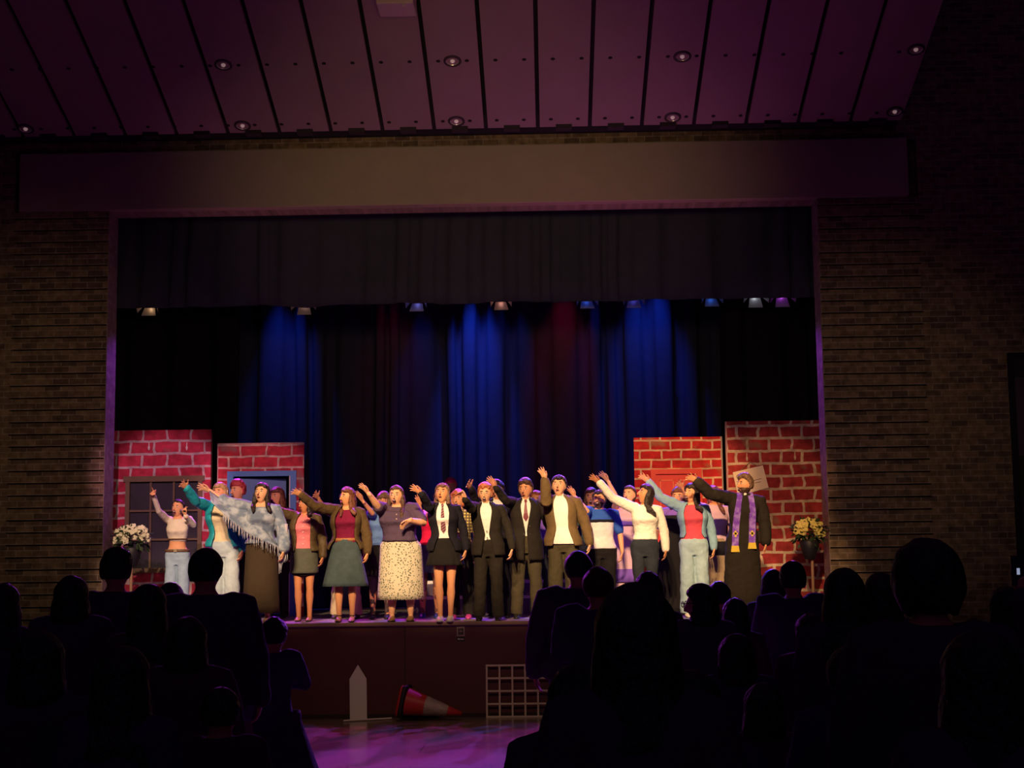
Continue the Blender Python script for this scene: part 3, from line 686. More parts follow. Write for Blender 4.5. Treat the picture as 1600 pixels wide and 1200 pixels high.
def ring_ell(z, rx, ry, cy, n=22, a0=0, a1=2*PI, closed=True, wav=0, nw=0, ph=0, sq=.85):
    r = []
    cnt = n if closed else n+1
    for j in range(cnt):
        a = a0+(a1-a0)*j/n
        k = 1+wav*math.sin(nw*a+ph)
        sx = math.sin(a); cx_ = math.cos(a)
        r.append(V((rx*k*math.copysign(abs(sx)**sq, sx), cy-ry*k*math.copysign(abs(cx_)**sq, cx_), z)))
    return r

def head_fn(s, grow=0.0, hair=None):
    """skull and jaw as a radius over directions; -y is the face"""
    def f(d):
        x, y, z = d
        rx, ry, rz = .077, .093, .110
        p = V((x*rx, y*ry, z*rz))
        if z < 0:
            k = 1-.30*(-z)**1.3; p.x *= k
            if y < 0: p.y *= 1-.05*(-z)
            else: p.y *= 1-.38*(-z)
        if y < 0 and z < -.6: p.z *= 1.06
        if y < -.5: p.y += .006
        n = p.normalized()
        g = grow
        if hair: g = hair(d)
        return (p+n*g)*s
    return f

def ik(Sh, T, a, b, pole):
    d = T-Sh; L = d.length
    if L > (a+b)*.985: T = Sh+d*((a+b)*.985/L); d = T-Sh; L = d.length
    L = max(L, abs(a-b)+.02)
    x = (a*a-b*b+L*L)/(2*L); h = math.sqrt(max(0, a*a-x*x)); u = d.normalized()
    p = (pole-u*pole.dot(u))
    if p.length < 1e-3: p = V((0, 0, -1))-u*(-u.z)
    p.normalize()
    return Sh+u*x+p*h, T

def hand(mb, W, d, side, nrm, s, pose='open', thumb=1):
    """palm, four unequal bent fingers and a thumb from the side of the palm"""
    d = d.normalized(); u = (side-d*side.dot(d)).normalized(); n = d.cross(u)
    if n.dot(nrm) < 0: n = -n          # n: palm side, fingers curl towards it
    K = W+d*.088*s
    mb.tube([W-d*.03*s, W, W+d*.03*s, W+d*.065*s, K], [(.026*s, .020*s), (.027*s, .017*s), (.037*s, .016*s), (.041*s, .015*s), (.039*s, .012*s)], 12, u)
    cur = {'open': (.10, .18, .15), 'relax': (.35, .55, .45), 'point': (1.3, 1.5, 1.0), 'grip': (1.1, 1.4, 1.0), 'flat': (-.12, .02, .05), 'wave': (.05, .12, .1)}[pose]
    spread = .24 if pose in ('open', 'wave') else .05
    for k in range(4):
        off = (k-1.5)
        L = (.070, .079, .075, .058)[k]*s*1.05
        c = cur
        if pose == 'point' and k == 0: c = (0, .05, .05)
        p = K+u*(-off)*.0205*s*thumb; dd = (d-u*off*spread*thumb).normalized(); pts = [p-dd*.018*s, p]
        for q in range(3):
            ang = c[q]; dd = (dd*math.cos(ang)+n*math.sin(ang)).normalized(); p = p+dd*L*(.45, .31, .26)[q]; pts.append(p)
        mb.tube(pts, [.0105*s, .0102*s, .0095*s, .0088*s, .0075*s], 8, u)
    b0 = W+d*.030*s+u*thumb*.030*s; sp = .9 if pose in ('open', 'wave', 'flat') else .45
    d1 = (d*.75+u*thumb*sp+n*.25).normalized(); b1 = b0+d1*.036*s; d2 = (d*.9+u*thumb*sp*.5+n*.3).normalized(); b2 = b1+d2*.032*s; b3 = b2+(d2+n*.1).normalized()*.024*s
    mb.tube([b0-d1*.02*s, b0, b1, b2, b3], [.013*s, .0145*s, .0125*s, .011*s, .009*s], 8, n)

class Person: pass
def person(foot, H, face_stage=False, rz=0.0, w=1.0, fem=False, sk='fair', head=(0, 0, 0), arms=None, stance=.10, voxel=.0085, lean=(0, 0), face=True, headk=1.0,
           label='', cat='person', group=None, mouth='open', shrug=0.0, toes=None, beard=None, lipc=(.30, .05, .05)):
    P = Person(); P.s = s = H/1.75; P.w = w; P.fem = fem; P.voxel = voxel
    t = empty('person', foot, rz+(PI if face_stage else 0)); tag(t, label, cat, group); P.root = t; P.sk = sk
    inv = (Matrix.Translation(foot) @ Matrix.Rotation(rz+(PI if face_stage else 0), 4, 'Z')).inverted(); P.inv = inv
    lx, ly = lean
    def LN(p):
        p = V(p); k = max(0, (p.z/s-.9)/.6); p.x += lx*k*s; p.y += ly*k*s; return p
    P.LN = LN
    mb = MB()
    sw = (.183 if not fem else .165)*(1+(w-1)*.55)
    rs = [[LN(q) for q in ring_ell(z, rx, ry, cy)] for z, rx, ry, cy in torso_table(s, w, fem, 0, .87, 1.49)]
    mb.rings(rs)
    # legs
    P.legs = []
    for sd in (-1, 1):
        hip = V((sd*.088*s*(1+(w-1)*.7), 0, .90*s)); an = V((sd*stance*s, .01, .085*s)); kn = hip.lerp(an, .52)+V((0, -.02*s, 0))
        P.legs.append((hip, kn, an))
        lw = 1+(w-1)*.8
        mb.tube([hip+V((0, 0, .03*s)), hip.lerp(kn, .35), kn+V((0, 0, .05*s)), kn-V((0, 0, .03*s)), kn.lerp(an, .32)+V((0, .012*s, 0)), kn.lerp(an, .7), an, an-V((0, 0, .03*s))],
                [.088*s*lw, .076*s*lw, .054*s*lw, .047*s*lw, .054*s*lw, .038*s*lw, .032*s, .034*s], 12)
        mb.tube([an+V((0, .035*s, -.045*s)), an+V((0, -.04*s, -.045*s)), an+V((0, -.12*s, -.06*s)), an+V((0, -.165*s, -.066*s))],
                [(.030*s, .030*s), (.036*s, .036*s), (.040*s, .024*s), (.030*s, .016*s)], 10, (1, 0, 0))
    # neck and head
    nb = LN(V((0, .012*s, 1.44*s))); yaw, pit, rol = head
    Hc = LN(V((0, -.008*s, 1.600*s)))+V((math.sin(yaw)*.0+rol*.06*s, -abs(pit)*.015*s*(1 if pit < 0 else -1), 0))
    HM = Matrix.Rotation(yaw, 3, 'Z') @ Matrix.Rotation(rol, 3, 'Y') @ Matrix.Rotation(pit, 3, 'X')
    hs = s*headk*1.07; P.Hc = Hc; P.HM = HM; P.hs = hs
    mb.tube([nb, nb.lerp(Hc, .5), Hc+HM @ V((0, .02*hs, -.05*hs))], [.060*s*(1+(w-1)*.5), .051*s*(1+(w-1)*.5), .052*s], 14)
    mb.ball(Hc, 1, HM, 20, 16, head_fn(hs))
    def hp(x, y, z): return Hc+HM @ (V((x, y, z))*hs)
    P.hp = hp
    mb.tube([hp(0, -.088, .018), hp(0, -.102, -.012), hp(0, -.112, -.030), hp(0, -.096, -.036)], [.008*hs, .010*hs, .013*hs, .010*hs], 8)
    for sd in (-1, 1):
        mb.ball(hp(sd*.074, .008, -.006), (.009*hs, .019*hs, .031*hs), HM, 8, 6)
    # arms
    P.arms = {}
    arms = arms or {}
    for sd, key in ((-1, 'R'), (1, 'L')):
        a = arms.get(key, ('down',)); up, fo = .285*s, .255*s
        raised = a[0] in ('tip', 'bend', 'clap')
        Sh = LN(V((sd*sw*s, .008*s, (1.408+(.03 if raised else 0)+shrug)*s)))
        if a[0] == 'down':
            T = LN(V((sd*(sw+.075+(w-1)*.12+(a[1] if len(a) > 1 else 0))*s, (-.06)*s, .885*s))); E, T = ik(Sh, T, up, fo, V((sd*.6, .8, 0)))
            hd = (V((-sd*.12, -.18, -1))).normalized(); side = V((0, -1, 0)); pn = V((-sd, 0, 0)); pose = 'relax'; th = 1
        elif a[0] == 'clap':
            T = LN(V((sd*.035*s, -.30*s, (1.22+(a[1] if len(a) > 1 else 0))*s))); E, T = ik(Sh, T, up, fo, V((sd*1, .3, -.6)))
            hd = V((-sd*.2, -.6, .8)).normalized(); side = V((0, .3, 1)); pn = V((-sd, 0, 0)); pose = 'flat'; th = 1
        elif a[0] == 'tip':       # straight raised arm: fingertip pixel, optional hand bend
            reach = (up+fo)*.975+.165*s
            tp = a[1]; Yw = None
            wS = (Matrix.Translation(foot) @ Matrix.Rotation(rz+(PI if face_stage else 0), 4, 'Z')) @ Sh
            lo = wS.y; best = at(tp[0], tp[1], lo)
            if (best-wS).length < reach:
                y1, y2 = lo-1.2, lo
                for _ in range(30):
                    ym = (y1+y2)/2
                    if (at(tp[0], tp[1], ym)-wS).length > reach: y1 = ym
                    else: y2 = ym
                best = at(tp[0], tp[1], (y1+y2)/2)
            Tip = inv @ best; d = (Tip-Sh).normalized()
            T = Sh+d*(up+fo)*.975; E, T = ik(Sh, T, up, fo, V((0, .3, -1)))
            bend = a[2] if len(a) > 2 else 0.0; hd = (d+V((0, 0, bend))).normalized()
            side = V((.1, -.6, .8)) if abs(d.z) < .8 else V((0, -1, 0)); pn = V((0, .3, -1)) if abs(d.z) < .75 else V((sd, -.4, 0))
            pose = a[3] if len(a) > 3 else 'open'; th = 1
        else:                     # 'bend': elbow pixel, wrist pixel, tip pixel with depths relative to the shoulder
            wM = Matrix.Translation(foot) @ Matrix.Rotation(rz+(PI if face_stage else 0), 4, 'Z'); wS = wM @ Sh
            def solve(c, px, L, sgn=-1):
                p = at(px[0], px[1], c.y)
                if (p-c).length >= L: return c+(p-c).normalized()*L
                y1, y2 = 0.0, L*1.2
                for _ in range(30):
                    ym = (y1+y2)/2
                    if (at(px[0], px[1], c.y+sgn*ym)-c).length > L: y2 = ym
                    else: y1 = ym
                return at(px[0], px[1], c.y+sgn*(y1+y2)/2)
            Ew = solve(wS, a[1], up); sg = a[4] if len(a) > 4 else -1
            Ww = solve(Ew, a[2], fo, sg)
            E = inv @ Ew; T = inv @ Ww
            dpx = a[3]; tipw = at(dpx[0], dpx[1], Ww.y); hd = ((inv @ tipw)-T).normalized()
            f = (T-E).normalized(); 
            if hd.dot(f) < -.2: hd = f
            side = (V((.1, -.6, .8)) if abs(hd.z) < .75 else V((.75, -.65, 0))) if len(a) <= 6 else V(a[6]); pn = V((0, .4, -1)) if abs(hd.z) < .75 else V((sd, -.5, 0)); pose = a[5] if len(a) > 5 else 'open'; th = 1
        aw = 1+(w-1)*.9
        if fem: aw *= .9
        mb.tube([Sh, Sh.lerp(E, .3), Sh.lerp(E, .75), E, E.lerp(T, .25), E.lerp(T, .7), T], [.054*s*aw, .050*s*aw, .041*s*aw, .037*s*aw, .038*s*aw, .030*s*aw, .025*s*aw], 12)
        hand(mb, T, hd, side, pn, s, pose, th)
        P.arms[key] = (Sh, E, T, hd)
    P.body = mb.build('body', skin(sk), t, remesh=voxel)
    if face:
        hm = mat('brow', (.05, .025, .015), .8)
        def parts(name, c, r, m, par=t, M=HM): return MB().ball(c, tuple(x*hs for x in r), M, 10, 7).build(name, m, par)
        for sd in (-1, 1):
            e = parts('eye', hp(sd*.031, -.0805, .008), (.0125, .0075, .0065), mat('eye_white', (.7, .65, .6), .3))
            parts('pupil', hp(sd*.031, -.086, .008), (.0058, .0035, .0058), mat('pupil', (.02, .012, .01), .2), e)
            parts('eyebrow', hp(sd*.032, -.086, .029), (.018, .007, .0035), hm)
        if mouth == 'open':
            mo = parts('mouth', hp(0, -.088, -.064), (.021, .010, .015), mat('mouth_dark', (.06, .012, .012), .5))
            parts('teeth', hp(0, -.094, -.0555), (.014, .006, .004), mat('teeth', (.8, .76, .68), .3), mo)
        else:
            parts('mouth', hp(0, -.090, -.062), (.021, .008, .0058), mat('lips', lipc, .5))
        if beard:
            b = MB(); b.ball(Hc, 1, HM, 20, 16, head_fn(hs, 0, lambda d: (.010 if (d.z < -.32 and d.y < .35 and not (d.y < -.80 and -.62 < d.z < -.45)) else -.02)))
            b.build('beard', hairm(beard), t)
    return P

def add_hair(P, style, color, L=.30, seed=1, fringe=.42, part='hair', thick=.018, both=False):
    hs = P.hs; rn = random.Random(seed)
    def cap(d, th=thick, nape=-.35, curl=0.0):
        nz = noise.noise(V((d.x*3, d.y*3, d.z*3+seed)))*.006+curl*noise.noise(V((d.x*9, d.y*9, d.z*9+seed)))
        front = -d.y
        line = fringe+.06*math.sin(d.x*6+seed)
        if front > .25 and d.z < line+(.0 if front > .6 else -.25*(0.6-front)/.35): return -.03
        if front > -.15 and d.z < -.15-(0 if style == 'short' else .6): return -.03
        if d.z < nape: return -.03
        return th+nz+(.006 if d.z > .3 else 0)
    b = MB()
    vx = .010 if P.voxel < .012 else .016
    if style == 'short': b.ball(P.Hc, 1, P.HM, 22, 18, head_fn(hs, 0, lambda d: cap(d, nape=-.42)))
    elif style == 'quiff': b.ball(P.Hc, 1, P.HM, 22, 18, head_fn(hs, 0, lambda d: cap(d, nape=-.42)+(.012 if (d.z > .55 and d.y < .2) else 0)))
    elif style == 'curly': b.ball(P.Hc, 1, P.HM, 26, 20, head_fn(hs, 0, lambda d: cap(d, thick+.012, -.7, .022)))
    else: b.ball(P.Hc, 1, P.HM, 22, 18, head_fn(hs, 0, lambda d: cap(d, thick, -.75)))
    if style in ('long', 'wavy', 'bob'):
        n = 13
        for k in range(n):
            a = lerp(-1.85, 1.85, k/(n-1)); sx = math.sin(a); cy = math.cos(a)   # a=0 is the back
            side = abs(a) > 1.25
            if side and not both and P.arms['L' if sx > 0 else 'R'][2].z > 1.25*P.s and abs(a) > 1.5: continue
            ln = L*rn.uniform(.85, 1.1)
            wv = .014 if style == 'wavy' else .004
            p0 = P.hp(sx*.066, cy*.075+.01, .035); p1 = P.hp(sx*.082, cy*.088+.008, -.04); 
            p2 = P.hp(sx*.088, cy*.085+.01, -.12)
            sh = P.s
            yb = ((-(.155+(P.w-1)*.14) if P.fem else -.12) if side else .105+.0*cy)*sh
            rz_ = .62 if (side and P.arms['L' if sx > 0 else 'R'][2].z > 1.2*sh) else 1
            end = V((P.Hc.x+sx*rz_*(.115+.02*rn.random())*sh, P.LN(V((0, yb, 1.3*sh))).y*1.0, P.Hc.z-(.12+ln)*sh))
            mid = p2.lerp(end, .45)+V((wv*3*math.sin(k*2.1)*sh, (-.03 if side else .03)*sh, 0)); pts = [p0, p1, p2, mid, mid.lerp(end, .6)+V((wv*2*math.cos(k*1.7), 0, 0))*sh, end]
            if style == 'bob': pts = [p0, p1, p2]
            if ln < .08: pts = pts[:4]
            r = [.022, .027, .026, .030, .026, .013]
            b.tube(pts, [(x*sh*1.05, x*sh*.8) for x in r[:len(pts)]], 8)
    if style == 'pony':
        q = P.hp(0, .115, .03); b.tube([P.hp(0, .085, .05), q, P.hp(0, .135, -.06), P.hp(.0, .12, -.06-L)], [(.02*hs, .02*hs), (.03*hs, .025*hs), (.032*hs, .026*hs), (.008*hs, .008*hs)], 9)
    if style == 'bun': b.ball(P.hp(0, .11, .05), .042*hs)
    return b.build(part, hairm(color), P.root, remesh=vx)

_tx = bpy.data.textures.new('folds', 'CLOUDS'); _tx.noise_scale = .10; _tx.noise_depth = 2
def folds(o, k=1.0):
    m_ = o.modifiers.new('folds', 'DISPLACE'); m_.texture = _tx; m_.strength = .030*k; m_.mid_level = .5; m_.texture_coords = 'LOCAL'
    return o
def arm_path(P, key, frac):
    Sh, E, T, hd = P.arms[key]
    inb = V((-.05*P.s if Sh.x > 0 else .05*P.s, 0, -.005*P.s))
    pts = [Sh+inb, Sh, Sh.lerp(E, .5), E, E.lerp(T, .5), T]; fr = [0, .02, .25, .5, .75, 1.0]
    out = []
    for p, f in zip(pts, fr):
        if f <= frac+.001: out.append((p, f))
        else:
            pp, pf = out[-1]
            if frac > pf+.01: out.append((pp.lerp(p, (frac-pf)/(f-pf)), frac))
            break
    return out
def sleeves(P, mb, fl, fr, g=.014, flare=0.0):
    s, w = P.s, P.w; aw = (1+(w-1)*.9)*(.9 if P.fem else 1)
    for key, f in (('R', fr), ('L', fl)):
        if not f: continue
        pa = arm_path(P, key, f)
        def r(q): return (prof([(0, .058), (.25, .050), (.5, .042), (.75, .036), (1, .029)], q)[0]*aw+g+flare*q)*s
        mb.tube([p for p, q in pa], [r(q) for p, q in pa], 14)
def top(P, name, m, z0=.92, sl=(1, 1), g=.012, flare=0, z1=1.478, belly=0, sflare=0, parent=None, vx=None, under=False):
    mb = MB(); rs = [[P.LN(q) for q in ring_ell(z, rx, ry, cy)] for z, rx, ry, cy in torso_table(P.s, P.w, P.fem, g, z0, z1, flare, belly)]
    mb.rings(rs); sleeves(P, mb, sl[0], sl[1], .005 if under else g, sflare)
    return folds(mb.build(name, m, parent or P.root, remesh=vx or (.009 if under else .011 if P.voxel < .012 else .018)), .15 if under else .5)
def jacket(P, name, m, z0=.90, gap=(.55, .5, .5), g=.026, flare=.01, z1=1.485, sl=(1, 1), lapel=None, collar=True, sg=.020):
    """open shell: gap = half opening angle at neck, at the waist, at the hem"""
    tb = torso_table(P.s, P.w, P.fem, g, z0, z1, flare); n = 26; mb = MB(); rs = []; s = P.s
    for i, (z, rx, ry, cy) in enumerate(tb):
        f = i/(len(tb)-1); zz = z/s
        ga = lerp(gap[1], gap[0], max(0, (zz-1.08)/(1.47-1.08))) if zz > 1.08 else lerp(gap[2], gap[1], max(0, (zz-z0)/(1.08-z0+1e-5)))
        wv = .012 if m.name.startswith('soft') else .004
        rs.append([P.LN(q) for q in ring_ell(z, rx, ry, cy, n, ga, 2*PI-ga, False, wav=wv, nw=5, ph=i*.6)])
    b0 = MB(); b0.rings(rs, False, False, False)
    o = b0.build(name, m, P.root, solid=.010)
    sb = MB(); sleeves(P, sb, sl[0], sl[1], sg); folds(sb.build('sleeves', m, o, remesh=.011))
    if lapel:
        for sd in (0, -1):
            lb = MB(); L_ = []
            for i, r in enumerate(rs):
                zz = tb[i][0]/s
                if zz < 1.10 or zz > 1.47: continue
                k = .045*math.sin(PI*min(1, (zz-1.09)/.40)**1.1)+.006
                e = r[0] if sd == 0 else r[-1]; q = (r[3] if sd == 0 else r[-4]); d = (q-e).normalized()
                L_.append([e+V((0, -.012*s, 0)), e+d*k*s+V((0, -.022*s, 0)), e+d*k*s+V((0, -.012*s, 0)), e+V((0, -.002*s, 0))])
            if len(L_) > 1: lb.rings(L_).build('lapel', lapel, o, smooth=False)
    if collar:
        zc = 1.47*s; cb = MB(); a0 = gap[0]*.9+.15
        r1 = ring_ell(zc-.012*s, .082*s, .074*s, .012*s, 16, a0, 2*PI-a0, False); r2 = ring_ell(zc+.028*s, .074*s, .068*s, .016*s, 16, a0+.1, 2*PI-a0-.1, False); r3 = ring_ell(zc-.006*s, .108*s, .094*s, .012*s, 16, a0, 2*PI-a0, False)
        cb.rings([[P.LN(q) for q in r] for r in (r1, r2, r3)], False, False, False); cb.build('collar', m, o, solid=.006)
    return o
def pants(P, m, g=.012, hem=.06, knee=.062, z1=1.02, rough=0, short=None, belt=None):
    s, w = P.s, P.w; mb = MB(); lw = 1+(w-1)*.8
    tb = torso_table(s, w, P.fem, g, .80, z1); mb.rings([[P.LN(q) for q in ring_ell(*r)] for r in tb])
    mb.tube([(0, .005, .90*s), (0, .01, .83*s), (0, .01, .77*s)], [.085*s, (.070*s, .060*s), (.045*s, .045*s)], 12, (1, 0, 0))
    for hip, kn, an in P.legs:
        end = an+V((0, 0, -.03*s)) if not short else hip.lerp(kn, short)
        if short: mb.tube([hip+V((0, 0, .03*s)), end], [(.090*lw+g)*s, (.090*lw+g)*s], 14, rnd=False)
        else: mb.tube([hip+V((0, 0, .03*s)), hip.lerp(kn, .4), kn, kn.lerp(end, .5), end], [(.090*lw+g)*s, (.078*lw+g)*s, max(knee, .052*lw+g)*s, lerp(knee, hem, .6)*s, hem*s], 14, rnd=False)
    o = folds(mb.build('trousers', m, P.root, remesh=.011 if P.voxel < .012 else .018), .7)
    if belt:
        r = prof([(a, b_, c, d) for a, b_, c, d in torso_table(s, w, P.fem, g+.006, .84, z1)], (z1-.02)*s)
        def rr(dz, gg): return [P.LN(q) for q in ring_ell((z1-.02+dz)*s, r[0]+gg, r[1]+gg, r[2])]
        bo = MB().rings([rr(-.02, 0), rr(-.02, .006), rr(.018, .006), rr(.018, 0)], False, False).build('belt', belt, P.root)
        MB().box(-.022*s, .022*s, r[2]-r[1]-.016, r[2]-r[1]-.006, (z1-.042)*s, (z1+.002)*s).build('buckle', mat('buckle', (.6, .5, .3), .3, .8), bo, smooth=False)
    return o
def skirt(P, m, z1=1.04, z0=.5, hem=.26, pleat=0.0, npl=18, g=.014, deep=.8, name='skirt', mid=None):
    s = P.s; tb = torso_table(s, P.w, P.fem, g, .82, z1); rs = []
    hipz = .93
    zs = [z1-(z1-hipz)*i/3 for i in range(4)]+[lerp(hipz, z0, (i+1)/9) for i in range(9)]
    hp_ = prof(tb, hipz*s)
    for z in zs:
        if z >= hipz: rx, ry, cy = prof(tb, z*s); f = 0
        else:
            f = (hipz-z)/(hipz-z0+1e-6); rx = lerp(hp_[0], hem*s, f); ry = lerp(hp_[1], hem*deep*s, f); cy = hp_[2]
        rs.append([P.LN(q) if z > .9 else q for q in ring_ell(z*s, rx, ry, cy, 54, wav=pleat*f, nw=npl, ph=.8, sq=.95)])
    b = MB().rings(rs, False, False)
    return b.build(name, m, P.root, solid=.006)
def shoes(P, m, kind='shoe', sole=None, heel=0.0):
    s = P.s
    for hip, kn, an in P.legs:
        b = MB(); rs = []
        # y, half width, top height
        rows = {'shoe': [(.075, .022, .05), (.06, .036, .075), (.02, .040, .088), (-.04, .042, .078), (-.09, .047, .060), (-.14, .044, .048), (-.18, .028, .036), (-.195, .010, .022)],
                'flat': [(.070, .020, .035), (.055, .034, .050), (.02, .036, .045), (-.04, .040, .034), (-.09, .045, .036), (-.14, .042, .036), (-.175, .024, .030), (-.19, .008, .018)]}['flat' if kind == 'flat' else 'shoe']
        for y, hw, ht in rows:
            r = []
            for j in range(12):
                a = 2*PI*j/12; z = ht*.5+ht*.5*math.sin(a); r.append(V((an.x+hw*math.cos(a)*s*(1.0 if z > ht*.4 else 1.05), an.y+y*s, max(.002, z)*s)))
            rs.append(r)
        b.rings(rs); o = b.build('shoe', m, P.root, sub=1)
        if sole: MB().rings([[V((an.x+x_*s, an.y+y_*s, zz)) for x_, y_ in ((-.03, .075), (-.044, .02), (-.050, -.09), (-.035, -.175), (0, -.20), (.035, -.175), (.050, -.09), (.044, .02), (.03, .075))] for zz in (.0005, .02*s)]).build('sole', sole, o)
def buttons(P, zs, y_off, m, x=.0, r=.008):
    tb = torso_table(P.s, P.w, P.fem, y_off, .85, 1.48)
    for z in zs:
        rx, ry, cy = prof(tb, z*P.s); MB().ball(P.LN(V((x*P.s, cy-ry-.002, z*P.s))), (r, r*.5, r), None, 8, 6).build('button', m, P.root)
def tie(P, m, z0=1.08, g=.018):
    s = P.s; tb = torso_table(s, P.w, P.fem, g, .85, 1.48); L_ = []
    for z, hw in ((1.475, .012), (1.455, .018), (1.435, .011), (1.30, .024), (z0+.05, .033), (z0, .004)):
        rx, ry, cy = prof(tb, z*s); y = cy-ry-.004
        if z > 1.42: y -= .006
        c = P.LN(V((0, y, z*s))); L_.append([c+V((-hw*s, 0, 0)), c+V((hw*s, 0, 0)), c+V((hw*s, .008, 0)), c+V((-hw*s, .008, 0))])
    MB().rings(L_).build('tie', m, P.root, smooth=False)
def vcollar(P, m, name='collar'):
    s = P.s; b = MB()
    for sd in (-1, 1):
        q = [V((sd*.012, -.050, 1.462)), V((sd*.072, -.015, 1.492)), V((sd*.080, -.040, 1.470)), V((sd*.046, -.078, 1.405))]
        q = [P.LN(x*s) for x in q]; n = len(b.v); b.v += q+[x+V((0, -.008, .004)) for x in q]
        b.f += [(n, n+1, n+2, n+3), (n+7, n+6, n+5, n+4), (n, n+4, n+5, n+1), (n+1, n+5, n+6, n+2), (n+2, n+6, n+7, n+3), (n+3, n+7, n+4, n)]
    a0 = .5; r1 = ring_ell(1.455*s, .066*s, .062*s, .012*s, 14, a0, 2*PI-a0, False); r2 = ring_ell(1.50*s, .060*s, .058*s, .014*s, 14, a0, 2*PI-a0, False)
    b.rings([[P.LN(x) for x in r] for r in (r1, r2)], False, False, False)
    return b.build(name, m, P.root, smooth=False, solid=.003)
# ------------------------------------------------------------------ the cast on the stage
def cast(px, top_y, Y, label, group=None, hx=None, hair_h=.018, **k):
    f = at(px, 966, Y); foot = V((f.x, Y, ZS))
    z = at(px if hx is None else hx, top_y, Y).z
    H = (z-ZS)/(1+hair_h/1.75)
    if hx is not None:
        hxw = at(hx, top_y+14, Y).x; k['lean'] = ((hxw-f.x)/(H/1.75)*.83, k.get('lean', (0, 0))[1])
    return person(foot, H, label=label, group=group, **k)
white_c = cloth('cloth_white', (.78, .75, .68)); cream_c = cloth('cloth_cream', (.66, .58, .46)); olive_c = cloth('soft_olive', (.080, .052, .022), .2, .7)
brown_c = cloth('soft_brown', (.075, .052, .022), .25, .7, 9, .55); black_c = cloth('cloth_black', (.011, .0095, .009), .2); dark_c = cloth('suit_dark', (.017, .014, .010), .2)
navy_c = cloth('suit_navy', (.010, .009, .015), .2); jean_l = cloth('denim_light', (.32, .45, .54), .22, .5); jean_d = cloth('denim_dark', (.022, .027, .037), .25, .5)
denim_g = cloth('denim_green', (.055, .085, .095), .35, .5); olive_sk = cloth('denim_olive', (.075, .082, .062), .2, .5); teal_c = cloth('soft_teal', (.015, .32, .36), .2, .7, 9, .45)
maroon_c = cloth('cloth_maroon', (.17, .008, .045)); pink_c = cloth('cloth_pink', (.62, .17, .19)); coral_c = cloth('cloth_coral', (.60, .07, .10)); plum_c = cloth('cloth_plum', (.085, .055, .10))
blue_c = cloth('cloth_blue', (.10, .20, .42)); red_c = cloth('cloth_red', (.60, .01, .06)); long_c = cloth('skirt_brown', (.055, .038, .022), .15, .35); purple_c = cloth('cloth_purple', (.16, .08, .40))
beige_c = cloth('cloth_beige', (.50, .42, .28)); denim_j = cloth('denim_jacket', (.20, .34, .42), .2, .5); sheer_p = cloth('sheer_pink', (.55, .36, .42)); tan_c = cloth('cloth_tan', (.27, .20, .12))
olive_tr = cloth('trousers_olive', (.055, .046, .024), .2, .4); royal_c = cloth('cloth_royal', (.03, .10, .40))
leather_t = mat('leather_tan', (.35, .16, .06), .5); leather_b = mat('leather_black', (.02, .017, .016), .35); canvas_w = mat('canvas_white', (.80, .76, .62), .6); belt_b = mat('belt_brown', (.14, .07, .03), .5)
floral_m = pattern_mat('floral_cream', (.62, .58, .44), (.10, .12, .08), 'floral', 40)
kim_m = pattern_mat('kimono_blue', (.15, .20, .29), (.36, .42, .50), 'blotch', 9); plaid_m = pattern_mat('plaid_yellow', (.10, .08, .05), (.85, .68, .20), 'plaid', 8)
tie_m = pattern_mat('tie_stripe', (.10, .03, .07), (.32, .16, .14), 'stripe', 11)
tight = mat('tights_dark', (.05, .03, .03), .6)

# A pointing woman
P = cast(276, 776, 1.15, 'singer in a cropped cream top and light jeans, pointing up left with one hand', fem=True, sk='fair', head=(-.3, -.12, 0), w=.92,
         arms={'R': ('tip', (234, 764), 0, 'point'), 'L': ('bend', (302, 820), (290, 806), (285, 795), -1, 'grip')})
top(P, 'crop_top', cream_c, 1.13, (1, 1), .010, z1=1.45); pants(P, jean_l, .012, .085, .085, 1.02, belt=belt_b); add_hair(P, 'pony', 'dark', .22, 3, fringe=.62, thick=.010)
MB().rings([[P.LN(q) for q in ring_ell(z*P.s, .150*P.s*P.w, .118*P.s, -.008)] for z in (1.155, 1.172)], False, False).build('hem_band', belt_b, P.root, solid=.003)
shoes(P, canvas_w)
g = P.arms['L']; hpos = g[2]+g[3]*.075*P.s
mic = empty('microphone', P.inv.inverted() @ hpos); tag(mic, 'small handheld microphone held at the mouth of the pointing singer', 'microphone')
dv = (P.inv.inverted().to_3x3() @ ((P.hp(0, -.12, -.06)-hpos))).normalized()
MB().tube([-dv*.06, dv*.05], [.011, .014], 8).build('handle', black_c, mic); MB().ball(dv*.07, .022).build('grille', mat('mic_grille', (.2, .2, .2), .4, .8), mic)

# B teal jacket
P = cast(350, 750, .95, 'woman in an open teal jacket with a headband over blond hair', fem=True, sk='fair', head=(-.35, -.1, 0), hx=344, arms={'R': ('tip', (281, 753), 0, 'open')})
top(P, 'shirt', cloth('cloth_butter', (.70, .60, .34)), .96, (0, 0), .012); pants(P, cloth('denim_pale', (.42, .52, .52), .15, .5), .014, .105, .10, 1.0); jacket(P, 'jacket', teal_c, .93, (.45, .45, .55), .040, .03, lapel=None, sg=.026)
add_hair(P, 'long', 'blond', .12, 5); MB().rings([[P.hp(.084*math.sin(a)*r_, .012+dy, .088*math.cos(a)*1.12*r_+.012) for a in [lerp(-1.7, 1.7, i/14) for i in range(15)]] for r_, dy in ((1.10, -.012), (1.12, .012))], False, False, False).build('headband', cloth('band_cream', (.8, .7, .5)), P.root, solid=.004)
shoes(P, canvas_w)
